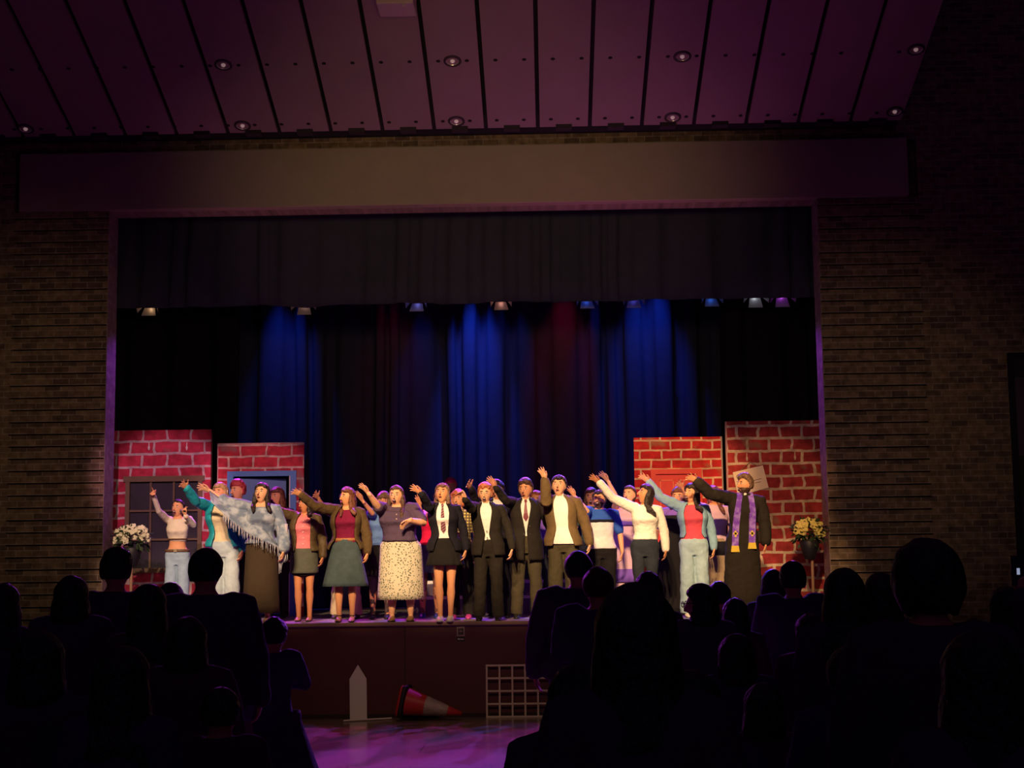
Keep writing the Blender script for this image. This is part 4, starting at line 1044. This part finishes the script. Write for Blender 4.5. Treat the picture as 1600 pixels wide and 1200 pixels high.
# B2
P = cast(370, 746, 1.55, 'man with dark red hair in dark clothes behind the teal jacket and the fringed shawl', sk='fair', head=(-.6, 0, 0), arms={})
top(P, 'shirt', black_c, .92, (1, 1), .014); pants(P, black_c, .014, .07, .075); add_hair(P, 'quiff', 'red', 0, 4); shoes(P, leather_b)

# C long skirt and kimono
P = cast(408, 750, .12, 'woman in a blue-grey fringed shawl top and long dark brown skirt', fem=True, sk='pale', w=1.05, head=(-.25, -.22, 0), stance=.075, arms={'R': ('tip', (304, 757), 0, 'open'), 'L': ('down', .04)}, mouth='closed')
add_hair(P, 'long', 'dark', .13, 8, fringe=.55, both=True); skirt(P, long_c, 1.10, .13, .23, .012, 9, .016, .75)
kt = top(P, 'shawl_top', kim_m, .98, (.95, .62), .022, .03, z1=1.43, sflare=.035)
inv = P.inv; Sh, E, T, hd = P.arms['R']
b = MB(); n = 16; upE = [Sh.lerp(E, i/(n/2)) if i <= n/2 else E.lerp(T, (i-n/2)/(n/2)) for i in range(n+1)]
low = []
lowpx = [(436, 856), (392, 836), (362, 814), (336, 790), (330, 784)]
for i in range(n+1):
    f = i/n*(len(lowpx)-1); k = min(int(f), len(lowpx)-2); fx_ = lerp(lowpx[k][0], lowpx[k+1][0], f-k); fy_ = lerp(lowpx[k][1], lowpx[k+1][1], f-k)
    wY = (P.inv.inverted() @ upE[i]).y
    low.append(inv @ at(fx_, fy_, min(-.07, wY)+.0))
rws = []
for j in range(7):
    q = j/6; rws.append([upE[i].lerp(low[i], q)+V((0, .018*math.sin(i*1.9+q*2)*q-.03, 0)) for i in range(n+1)])
b.rings(rws, False, False, False); sh = b.build('shawl_drape', kim_m, kt, solid=.004)
b = MB()
for i in range(48):
    f = i/47*n*.62; k = min(int(f), n-1); p = low[k].lerp(low[k+1], f-k)+V((0, -.03, 0)); dx = .012*math.sin(i*2.3)
    b.tube([p+V((0, 0, .012)), p+V((dx, -.004, -.045)), p+V((dx*.5, -.004, -.095-.02*math.sin(i*1.3)))], [.005, .004, .002], 4)
fr = b.build('fringe', cloth('fringe_grey', (.42, .44, .50)), kt); fr['kind'] = 'stuff'
# sleeve drape with fringe at the hanging arm
Sh, E, T, hd = P.arms['L']
b = MB(); rws = []
for q in (0, .35, .7, 1.0):
    rws.append([V((lerp(E.x-.05, T.x+.05, i/5)+.02*math.sin(i*2+q), T.y+.02-.02*math.cos(i*1.7), lerp(E.z+.08, T.z-.02, q)-.09*q*math.sin(i*1.1))) for i in range(6)])
b.rings(rws, False, False, False).build('hanging_sleeve', cloth('sleeve_lilac', (.42, .38, .46)), kt, solid=.004)
b = MB()
for i in range(14): p = rws[-1][0].lerp(rws[-1][-1], i/13); b.tube([p+V((0, 0, .02)), p+V((.01*math.sin(i*2.), 0, -.10-.05*(i < 5))), p+V((.012*math.sin(i*3.), 0, -.17-.10*(i < 5)))], [.007, .005, .002], 4)
fr = b.build('fringe', cloth('fringe_grey', (.42, .44, .50)), kt); fr['kind'] = 'stuff'
shoes(P, leather_b, 'flat', canvas_w)
# C2 hidden behind
P = cast(432, 757, 1.95, 'person with reddish brown hair half hidden behind the shawl woman', fem=True, sk='fair', head=(-.5, 0, 0), arms={}, mouth='closed')
top(P, 'shirt', black_c, .92, (1, 1), .012); pants(P, black_c, .012); add_hair(P, 'long', 'auburn', .08, 9); shoes(P, leather_b)

# D pink shirt, bomber, olive skirt
P = cast(475, 770, .62, 'woman in an olive bomber jacket over a pink shirt with a short olive denim skirt', fem=True, sk='tan', head=(-.55, -.1, 0), stance=.075, arms={'R': ('tip', (399, 767)), 'L': ('down', .03)}, mouth='closed', hx=477)
top(P, 'shirt', pink_c, .95, (0, 0), .014, z1=1.44); skirt(P, olive_sk, 1.00, .66, .20, .0, 5, .020, .80); MB().ball(V((0, -.02, .66*P.s)), (.16, .10, .05)).build('skirt_lining', black_c, P.root)
jacket(P, 'bomber_jacket', brown_c, .96, (.45, .55, .5), .040, .0, lapel=None, sg=.030); vcollar(P, pink_c); buttons(P, (1.38, 1.30, 1.22, 1.14, 1.06), .016, mat('button_pearl', (.7, .5, .45), .3))
add_hair(P, 'wavy', 'dark', .03, 12); shoes(P, leather_b, 'flat')

# E maroon top, bomber, denim A-line skirt
P = cast(540, 757, .15, 'woman in an olive jacket, maroon top and knee-length dark denim skirt', fem=True, sk='fair', head=(-.75, -.05, 0), stance=.085, w=1.02, arms={'R': ('tip', (455, 766), .03, 'open'), 'L': ('down', .05)}, mouth='closed', hx=543)
top(P, 'top', maroon_c, 1.02, (0, 0), .012, z1=1.44); skirt(P, denim_g, 1.07, .46, .30, .014, 7, .014, .70)
MB().rings([[P.LN(q) for q in ring_ell(z*P.s, .150*P.s, .112*P.s, -.004)] for z in (1.035, 1.075)], False, False).build('belt', leather_t, P.root, solid=.005)
jacket(P, 'open_jacket', olive_c, .93, (.55, .75, .95), .038, .03, lapel=None, sg=.030); add_hair(P, 'long', 'auburn', .12, 15, fringe=.5, both=True); shoes(P, leather_b, 'flat')
for hip, kn, an in P.legs: MB().tube([an+V((-.035, -.02, .0)), an+V((0, -.045, .004)), an+V((.035, -.02, 0))], [.006]*3, 6).build('ankle_strap', leather_b, P.root)
# E2
P = cast(541, 764, 1.5, 'person in cream trousers almost hidden behind the denim skirt woman', sk='fair', head=(-.4, 0, 0), stance=.15, arms={'R': ('tip', (489, 770))}, mouth='closed')
top(P, 'shirt', purple_c, .92, (.3, .3), .012); pants(P, beige_c, .012, .075, .07); add_hair(P, 'short', 'brown', 0, 16); shoes(P, leather_b)

# F blue polo
P = cast(594, 764, 1.2, 'person with short light brown hair in a blue shirt behind the floral skirt', fem=True, sk='fair', head=(.0, 0, .0), arms={'R': ('bend', (582, 802), (567, 783), (555, 767)), 'L': ('down',)}, hx=600)
top(P, 'shirt', blue_c, .90, (.35, .35), .018); skirt(P, black_c, 1.0, .58, .2, 0, 5, .022); pants(P, tight, .004, .036, .040, .95); add_hair(P, 'bob', 'lbrown', 0, 17, fringe=.28); shoes(P, leather_b)

# G floral skirt
P = cast(627, 755, .22, 'laughing woman in a plum shirt and long cream floral skirt, one arm across her waist', fem=True, sk='pale', w=1.42, head=(-.18, -.08, 0), stance=.12, hx=619, headk=1.06,
         arms={'R': ('bend', (590, 791), (576, 771), (562, 755)), 'L': ('bend', (662, 817), (640, 813), (624, 824), -1, 'relax')})
top(P, 'blouse', plum_c, 1.02, (.42, .45), .020, z1=1.46, belly=.03); skirt(P, floral_m, 1.09, .28, .30, .030, 24, .024, .74); vcollar(P, plum_c); buttons(P, (1.36, 1.30), .024, mat('button_pearl', (.8, .7, .6), .3))
add_hair(P, 'wavy', 'brown', .24, 19, fringe=.55, thick=.014, both=True); shoes(P, mat('shoe_tan', (.40, .22, .10), .5), 'shoe', leather_b)
# G2
P = cast(672, 764, 1.4, 'person in a bright red top and short dark skirt behind the blazer', fem=True, sk='warm', head=(-.4, 0, 0), w=1.1, arms={'R': ('bend', (661, 812), (656, 792), (652, 774)), 'L': ('down',)}, hx=688)
top(P, 'top', red_c, .98, (0, 0), .016, z1=1.40); skirt(P, denim_g, 1.0, .62, .22, 0, 5, .022); pants(P, mat('fishnet_brown', (.16, .07, .05), .6), .003, .036, .040, .95); add_hair(P, 'bob', 'brown', .06, 20); shoes(P, mat('shoe_blue', (.03, .06, .30), .4))

# H uniform
P = cast(696, 751, .10, 'student in a dark blazer, striped tie, short black skirt and white sneakers', fem=True, sk='fair', head=(-.2, -.28, 0), stance=.065, arms={'R': ('bend', (669, 791), (659, 771), (641, 759)), 'L': ('down', .03)}, mouth='closed', hx=691)
top(P, 'shirt', white_c, .98, (.95, .95), .010, under=True); skirt(P, black_c, 1.04, .70, .235, .04, 16, .014, .8); tie(P, tie_m, 1.10, .014); jacket(P, 'blazer', navy_c, .88, (.42, .30, .62), .030, .02, lapel=navy_c, sg=.022)
vcollar(P, white_c); add_hair(P, 'bob', 'lbrown', .05, 22, fringe=.5); shoes(P, canvas_w, 'shoe', mat('sole_white', (.8, .78, .7), .6))
MB().box(-.018, .02, 0, .004, 0, .03).build('pocket_badge', mat('badge', (.3, .03, .05), .6), P.root, smooth=False, loc=P.LN(V((.075*P.s, -.155*P.s, 1.26*P.s))))
# H2 magenta hair on the riser
P = cast(704, 743, 2.75, 'person with magenta-red hair standing on the riser behind the blazer', sk='fair', head=(-.2, 0, 0), arms={}) if False else None
def riser_cast(px, top_y, Yd, zf, label, **k):
    f = at(px, 900, Yd); foot = V((f.x, Yd, zf)); H = at(px, top_y, Yd).z-zf; return person(foot, H/(1.01), label=label, **k)
P = riser_cast(705, 743, 2.85, zr1, 'person with magenta hair standing on the riser behind the student in the blazer', sk='fair', head=(.1, 0, 0), arms={})
top(P, 'shirt', black_c, .92, (1, 1)); pants(P, black_c); add_hair(P, 'short', 'magenta', 0, 23); shoes(P, leather_b)

# I plaid shirt, ginger curls
P = cast(721, 762, .95, 'woman with curly ginger hair in a yellow plaid shirt, mouth wide open', fem=True, sk='fair', head=(-.25, -.1, 0), arms={'R': ('down',), 'L': ('down',)}, hx=716)
top(P, 'plaid_shirt', plaid_m, 1.0, (.95, .95), .018); pants(P, black_c, .014, .08, .08, 1.03); add_hair(P, 'curly', 'ginger', 0, 24, fringe=.35); shoes(P, mat('shoe_pink', (.5, .05, .3), .4))

# J black suit, ginger hair
def suit_man(P, gap=(.42, .10, .35), m=dark_c, hem=.82, shirt=white_c, tr=None):
    top(P, 'shirt', shirt, .98, (.97, .97), .010, under=True); pants(P, tr or m, .014, .075, .080); jacket(P, 'suit_jacket', m, hem, gap, .030, .015, lapel=m, sg=.016); vcollar(P, shirt); shoes(P, leather_b)
P = cast(764, 751, .20, 'red-haired man in a dark suit with an open-collared white shirt, shouting', sk='pale', head=(-.12, .02, 0), stance=.12, arms={'R': ('bend', (736, 794), (727, 780), (721, 769), -1, 'grip'), 'L': ('down', .05)}, hx=758)
suit_man(P); add_hair(P, 'quiff', 'ginger', 0, 25, fringe=.5); buttons(P, (1.12, 1.04), .040, mat('button_dark', (.05, .05, .05), .3), .0)
# J2
P = cast(781, 745, 1.25, 'man with dark hair and a white collar behind the two suited men', sk='fair', head=(-.35, 0, 0), arms={'R': ('tip', (729, 754))}, mouth='closed', hx=776)
suit_man(P, m=navy_c); add_hair(P, 'short', 'dark', 0, 26); 
# K tall suit with tie
P = cast(824, 744, .80, 'tall man in a buttoned dark overcoat with a dark red tie', sk='fair', head=(-.30, .0, 0), stance=.13, w=1.0, arms={'R': ('bend', (791, 783), (775, 762), (755, 733)), 'L': ('down', .08)}, mouth='closed', hx=821)
tie(P, mat('tie_wine', (.16, .02, .04), .5), 1.2, .014); suit_man(P, (.36, .03, .10), dark_c, .72, white_c, olive_tr); add_hair(P, 'quiff', 'brown', 0, 27, fringe=.5)
buttons(P, (1.14, 1.04), .042, mat('button_dark', (.05, .05, .05), .3), .05); buttons(P, (1.14, 1.04), .042, mat('button_dark', (.05, .05, .05), .3), -.03)
# K2
P = cast(846, 763, 1.75, 'person with fair hair barely visible between the overcoat and the olive jacket', sk='fair', head=(-.2, 0, 0), arms={}, mouth='closed', hx=838)
top(P, 'shirt', purple_c, .92, (1, 1)); pants(P, jean_d); add_hair(P, 'short', 'ginger', 0, 28, fringe=.62); shoes(P, leather_b)

# L olive jacket
P = cast(882, 738, .25, 'tall man in an olive work jacket over a white shirt, one hand raised straight up', sk='pale', head=(-.18, -.2, 0), stance=.11, w=1.0, arms={'R': ('bend', (853, 784), (852, 750), (842, 723)), 'L': ('down', .07)}, mouth='closed', hx=873, fem=False)
top(P, 'shirt', white_c, .90, (.97, .97), .026, .01, under=True); pants(P, olive_tr, .014, .085, .09); jacket(P, 'work_jacket', cloth('soft_khaki', (.13, .085, .036), .15, .6), .88, (.40, .36, .55), .040, .03, lapel=None, sg=.028)
add_hair(P, 'short', 'dark', 0, 29, fringe=.45); shoes(P, leather_b); vcollar(P, white_c)
# M colour block tee
P = cast(943, 762, .75, 'man in a white t-shirt with blue shoulders, forearm raised', sk='fair', head=(-.3, -.15, .0), w=1.06, arms={'R': ('bend', (917, 799), (898, 776), (886, 757)), 'L': ('down', .0)}, hx=936, beard='brown')
top(P, 't_shirt', white_c, .93, (.0, .0), .020, z1=1.33); yo = top(P, 'blue_yoke', royal_c, 1.315, (.42, .42), .022, z1=1.475); top(P, 'chest_band', navy_c, 1.285, (0, 0), .024, z1=1.335); pants(P, black_c, .016, .08, .085); add_hair(P, 'short', 'dark', 0, 30, fringe=.5); shoes(P, leather_b)
# M2
P = cast(926, 758, 1.85, 'smiling person with tinted hair behind the olive jacket and the blue-shouldered t-shirt', fem=True, sk='fair', head=(-.15, 0, 0), arms={}, hx=924)
top(P, 'shirt', denim_g, .92, (.3, .3)); pants(P, jean_d); add_hair(P, 'bob', 'brown', 0, 31, fringe=.45); shoes(P, leather_b)
# N pink dress
P = cast(972, 754, 1.3, 'woman in a long pale pink dress with violet trim, bare arm stretched high', fem=True, sk='pale', head=(-.5, -.1, 0), arms={'R': ('bend', (964, 779), (946, 744), (929, 727)), 'L': ('down',)}, hx=984)
top(P, 'dress_bodice', sheer_p, 1.05, (0, 0), .014, z1=1.42); skirt(P, sheer_p, 1.10, .15, .24, .03, 10, .014, .8, 'dress_skirt'); MB().rings([[P.LN(q) for q in ring_ell(z*P.s, r*P.s, .135*P.s, -.02)] for z, r in ((1.20, .185), (1.27, .17), (1.28, .165))], False, False).build('violet_ruffle', purple_c, P.root, solid=.006)
MB().rings([ring_ell(z*P.s, r*P.s, r*.8*P.s, 0, 54, wav=.03, nw=10) for z, r in ((.62, .225), (.45, .25))], False, False).build('violet_flounce', purple_c, P.root, solid=.004)
add_hair(P, 'bun', 'brown', 0, 32, fringe=.58, thick=.010); shoes(P, leather_b, 'flat')
# O white sweater
P = cast(1010, 753, .15, 'woman with long dark hair in a white sweater and black jeans, chin lifted', fem=True, sk='tan', head=(-1.05, -.35, 0), stance=.085, arms={'R': ('tip', (919, 741), .04, 'open'), 'L': ('down', .03)}, mouth='closed', hx=1008)
top(P, 'sweater', cloth('knit_white', (.74, .70, .60), .06, .4, 30), 1.02, (1, 1), .020, .01, z1=1.47, sflare=.008); pants(P, jean_d, .010, .065, .062, 1.05); add_hair(P, 'wavy', 'dark', .17, 33, fringe=.55, thick=.024); shoes(P, leather_b)
# P0
P = cast(1052, 757, 1.35, 'person in a long black dress behind the white sweater and denim jacket', fem=True, sk='fair', head=(-.3, 0, 0), arms={}, hx=1060, mouth='closed')
top(P, 'bodice', purple_c, 1.25, (.4, .4), .016); top(P, 'dress_top', black_c, 1.0, (0, 0), .018, z1=1.35); skirt(P, black_c, 1.05, .05, .22, .01, 9, .018, .8, 'dress_skirt'); add_hair(P, 'long', 'auburn', .06, 34); shoes(P, leather_b)
# P denim jacket
P = cast(1087, 752, .60, 'woman in a light denim jacket, coral shirt and pale jeans, mouth wide open', fem=True, sk='fair', head=(-.75, -.12, 0), stance=.10, arms={'R': ('tip', (999, 741), .02, 'wave'), 'L': ('down', .02)}, hx=1080)
top(P, 'shirt', coral_c, .98, (0, 0), .014, z1=1.46); pants(P, cloth('denim_pale2', (.32, .46, .50), .2, .5), .016, .10, .095, 1.02); jacket(P, 'denim_jacket', denim_j, 1.03, (.60, .62, .8), .034, .0, lapel=None, sg=.024)
add_hair(P, 'wavy', 'dark', .12, 35, fringe=.5, thick=.026); shoes(P, canvas_w)
# P2
P = cast(1121, 755, 1.25, 'woman with reddish hair in a sheer pink top and tan skirt beside the robed man', fem=True, sk='warm', head=(-.5, 0, 0), arms={'R': ('tip', (1057, 752)), 'L': ('down',)}, hx=1114, mouth='closed', w=1.08)
top(P, 'top', sheer_p, .98, (.3, .3), .016); skirt(P, tan_c, 1.02, .10, .24, .015, 9, .02); MB().rings([[P.LN(q) for q in ring_ell(z*P.s, .20*P.s, .155*P.s, 0)] for z in (.80, .98)], False, False).build('tied_shawl', navy_c, P.root, solid=.006); add_hair(P, 'long', 'auburn', .12, 36); shoes(P, leather_b)
# Q robed man
P = cast(1163, 736, .35, 'bearded man in a long black robe with a purple stole and white collar tab', sk='fair', head=(-1.0, -.05, 0), stance=.10, w=1.0, arms={'R': ('tip', (1072, 743), .03, 'open'), 'L': ('down', .02)}, hx=1164, beard='brown')
cass = cloth('robe_black', (.024, .019, .013), .12, .45, 7)
s = P.s; mb = MB(); rs = [[P.LN(q) for q in ring_ell(z, rx, ry, cy)] for z, rx, ry, cy in torso_table(s, P.w, False, .028, .95, 1.49)]
low_ = []
z9, rx9, ry9, cy9 = torso_table(s, P.w, False, .028, .95, 1.49)[0]
for i in range(14):
    f = i/14; z = lerp(.05, .95, f)*s; low_.append([q for q in ring_ell(z, lerp(.265*s, rx9, f**.8), lerp(.22*s, ry9, f**.8), 0, 22, wav=.035*(1-f), nw=7, ph=1)])
mb.rings(low_+rs); sleeves(P, mb, .97, .97, .028, .012); folds(mb.build('robe', cass, P.root, remesh=.011), .8)
MB().tube([P.LN(V((0, -.072, 1.462))*s), P.LN(V((0, -.078, 1.492))*s)], [(.020, .006), (.016, .006)], 10, (1, 0, 0)).build('collar_tab', mat('tab_white', (.85, .83, .78), .5), P.root)
stole_m = pattern_mat('stole_purple', (.18, .06, .50), (.34, .20, .62), 'blotch', 14); gold = mat('stole_gold', (.70, .50, .04), .6); 
stl = empty('stole', (0, 0, 0)); COL.objects.unlink(stl); bpy.data.objects.remove(stl)
tb = torso_table(s, P.w, False, .036, .95, 1.49)
for sd, zend in ((-1, .80), (1, .835)):
    L_ = []
    pts = [(.050, .045, 1.50), (.062, -.02, 1.505), (.068, None, 1.45), (.082, None, 1.36), (.092, None, 1.25), (.098, None, 1.12), (.100, None, 1.0), (.102, None, zend+.06)]
    for x, y, z in pts:
        rx, ry, cy = prof(tb, max(z, .95)*s)
        yy = (cy-ry*math.sqrt(max(0, 1-(x*s/rx)**2))-.010) if y is None else y*s
        if z < .95: yy -= .01
        hw = .033*s if z > 1.3 else .040*s
        c = P.LN(V((sd*x*s, yy, z*s))); L_.append([c+V((-hw, .004, 0)), c+V((hw, .004, 0)), c+V((hw, -.004, 0)), c+V((-hw, -.004, 0))])
    so = MB().rings(L_).build('stole', stole_m, P.root, smooth=False)
    e = L_[-1]; c = (e[0]+e[1])/2
    MB().rings([[c+V((-.042*s, .006, .0)), c+V((.042*s, .006, 0)), c+V((.042*s, -.008, 0)), c+V((-.042*s, -.008, 0))], [c+V((-.052*s, .006, -.075*s)), c+V((.052*s, .006, -.075*s)), c+V((.052*s, -.008, -.075*s)), c+V((-.052*s, -.008, -.075*s))]]).build('gold_fringe', gold, so, smooth=False)
    q = L_[-2]; c2 = (q[2]+q[3])/2; MB().box(c2.x-.012, c2.x+.012, c2.y-.004, c2.y, c2.z-.04, c2.z+.04).box(c2.x-.028, c2.x+.028, c2.y-.004, c2.y, c2.z-.006, c2.z+.018).build('gold_cross', gold, so, smooth=False)
add_hair(P, 'quiff', 'lbrown', 0, 37, fringe=.5); shoes(P, leather_b)
# ------------------------------------------------------------------ the audience, seen from behind
aud_m = [cloth('coat_black', (.075, .06, .08)), cloth('coat_navy', (.07, .065, .11)), cloth('coat_wine', (.11, .05, .07)), cloth('coat_grey', (.12, .11, .12))]
def ground(Y): return 0 if Y > -4.8 else (-4.8-Y)*.57/17.2
def watcher(px, top_y, wpx, label, hair='short', color='dark', real=.175, w=1.0, arms=None, L=.3, cm=0, d=None, fem=False, head=(0, 0, 0), face=False, skirtp=False, hk=None):
    """wpx: width of the head in the photograph, which gives the distance"""
    dist = d or real*FOC/wpx; Y = CAM.y+dist
    tp = at(px, top_y, Y); g = ground(Y); H = (tp.z-g)/1.012
    hk = hk or max(1.0, min(1.32, 1.65/H)); hk = 1+(hk-1)*.8
    P = person(V((tp.x, Y, g)), H, True, 0, w, fem, 'fair', head, arms or {}, voxel=.016 if dist > 4.5 else .012, face=face, headk=hk, label=label, group='seated and standing audience', shrug=0)
    s = P.s
    top(P, 'coat', aud_m[cm], .84, (1, 1), .030, .01, vx=.018); pants(P, aud_m[(cm+1) % 4], .014, .08, .085)
    add_hair(P, hair, color, L, int(px), thick=.020); shoes(P, leather_b)
    return P
CL = {'R': ('clap', .0), 'L': ('clap', .0)}
A = [
 (6, 905, 48, 'dark figure at the far left edge, head against the brick pier', 'long', 'dark', dict(L=.2, fem=True, cm=1)),
 (112, 892, 50, 'rounded head before the left pier, left of the tall quiffed man', 'bob', 'dark', dict(fem=True, w=1.05)),
 (182, 850, 42, 'tall man silhouetted before the left flower stand', 'quiff', 'black', dict(w=1.05)),
 (232, 906, 54, 'long-haired figure below the left window flat', 'long', 'dark', dict(fem=True, cm=2, L=.25)),
 (266, 904, 40, 'head peeking over the right shoulder of the long-haired figure at left', 'bob', 'black', dict(cm=1)),
 (322, 848, 47, 'broad-shouldered man silhouetted in front of the teal jacket', 'short', 'black', dict(w=1.22, cm=0)),
 (428, 963, 42, 'slight figure in a full dark skirt standing nearest the lit floor at left', 'short', 'dark', dict(cm=1, w=.82)),
 (379, 993, 27, 'small child between the broad-shouldered man and the figure in the full skirt', 'short', 'brown', dict(d=12.0, cm=1)),
 (292, 962, 60, 'person with rounded violet-edged back at lower left', 'bob', 'dark', dict(w=1.3, cm=2, fem=True)),
 (60, 985, 80, 'large dark head in the lower left corner', 'bob', 'black', dict(w=1.1, cm=0)),
 (190, 1010, 86, 'dark seated figure low at left, second row from the camera', 'long', 'dark', dict(w=1.1, fem=True, cm=1)),
 (345, 1075, 70, 'low dark figure in front of the broad-shouldered man', 'short', 'black', dict(w=1.2, cm=2)),
 (903, 854, 36, 'man in a dark coat silhouetted before the olive trousers', 'short', 'black', dict(w=1.3, cm=0)),
 (934, 878, 46, 'head with violet-lit short hair before the blue-shouldered t-shirt', 'short', 'brown', dict(w=1.1, cm=1)),
 (1013, 886, 46, 'rounded head before the black jeans', 'bob', 'black', dict(fem=True, w=.95, d=10.3)),
 (992, 904, 134, 'big long-haired head nearest the camera in the middle', 'long', 'black', dict(L=.32, fem=True, w=1.1, real=.19)),
 (1094, 906, 45, 'person with glasses looking left below the pale jeans', 'bob', 'dark', dict(head=(1.2, 0, 0), fem=True, cm=3, w=.95)),
 (1123, 903, 34, 'small head between the glasses wearer and the black robe', 'short', 'black', dict(cm=1)),
 (1148, 931, 38, 'low dark head in front of the hem of the black robe', 'bob', 'black', dict(cm=2, fem=True)),
 (1150, 992, 56, 'child with a violet-edged round head at lower right', 'bob', 'dark', dict(cm=1)),
 (1207, 884, 34, 'head just left of the square-headed man at right', 'long', 'black', dict(fem=True, L=.15, d=13.4)),
 (1238, 873, 36, 'square-headed man with broad shoulders below the right flower stand', 'quiff', 'black', dict(w=1.15, cm=1)),
 (1265, 958, 36, 'child with blue-lit hair below the square-headed man', 'short', 'dark', dict(cm=2, d=9.0)),
 (1318, 880, 60, 'dark long-haired head before the right pier', 'long', 'black', dict(fem=True, L=.25)),
 (1376, 888, 52, 'slender head between the long-haired one and the big curly one', 'bob', 'dark', dict(cm=3)),
 (1447, 836, 104, 'huge curly head close to the camera at right', 'curly', 'black', dict(w=1.15, cm=0, real=.20)),
 (1192, 1068, 70, 'faint violet-edged head low at right of centre', 'bob', 'dark', dict(w=1.1, cm=2, fem=True)),
 (1330, 1010, 90, 'dark figure in the lower right, under the long-haired head', 'short', 'black', dict(w=1.15, cm=1, d=5.3)),
 (1530, 985, 120, 'dark figure filling the lower right corner', 'long', 'black', dict(w=1.2, fem=True, cm=0)),
 (900, 1040, 92, 'dark figure in front of the man in the dark coat', 'bob', 'black', dict(w=1.25, cm=0)),
 (1080, 1050, 96, 'dark figure right of the big head in the middle', 'short', 'black', dict(w=1.2, cm=1)),
]
for px, ty, wp, lab, hr, hc, kw in A:
    if px in (428, 112, 266, 934, 1094, 1238, 1150): kw['arms'] = CL
    P = watcher(px, ty, wp, lab, hr, hc, **kw)
    if px == 428:
        o = skirt(P, aud_m[0], 1.0, .38, .36, .03, 9, .03, .8); o.location.x = -.05
    if 'glasses' in lab:
        b = MB()
        for sd in (-1, 1): b.tube([P.hp(sd*.032+.022*math.cos(a), -.103, .006+.018*math.sin(a)) for a in [i*PI/5 for i in range(11)]], [.003]*11, 5, rnd=False)
        b.tube([P.hp(-.012, -.103, .01), P.hp(.012, -.103, .01)], [.003, .003], 5)
        for sd in (-1, 1): b.tube([P.hp(sd*.055, -.1, .012), P.hp(sd*.078, .0, .012)], [.003, .003], 5)
        b.build('glasses', mat('glasses_dark', (.02, .02, .02), .3), P.root)
# raised phone at the right edge
P = watcher(1572, 912, 55, 'person at the right edge holding up a phone', 'bob', 'black', fem=True, cm=3, arms={'R': ('bend', (1602, 965), (1597, 930), (1592, 905), -1, 'grip')})
g = P.arms['R']; wm = P.inv.inverted(); q = wm @ (g[1]*0+g[2]+g[3]*.10*P.s)
ph = empty('phone', q); tag(ph, 'small lit phone held up at the right edge of the crowd', 'phone')
MB().box(-.034, .034, -.004, .004, -.04, .10).build('phone_case', mat('phone_case', (.02, .02, .02), .4), ph, smooth=False)
MB().box(-.008, .006, -.0065, -.0045, .012, .042).build('phone_screen', mat('phone_screen', (.6, .7, .9), .3, emis=((.6, .7, 1.0), .4)), ph, smooth=False)
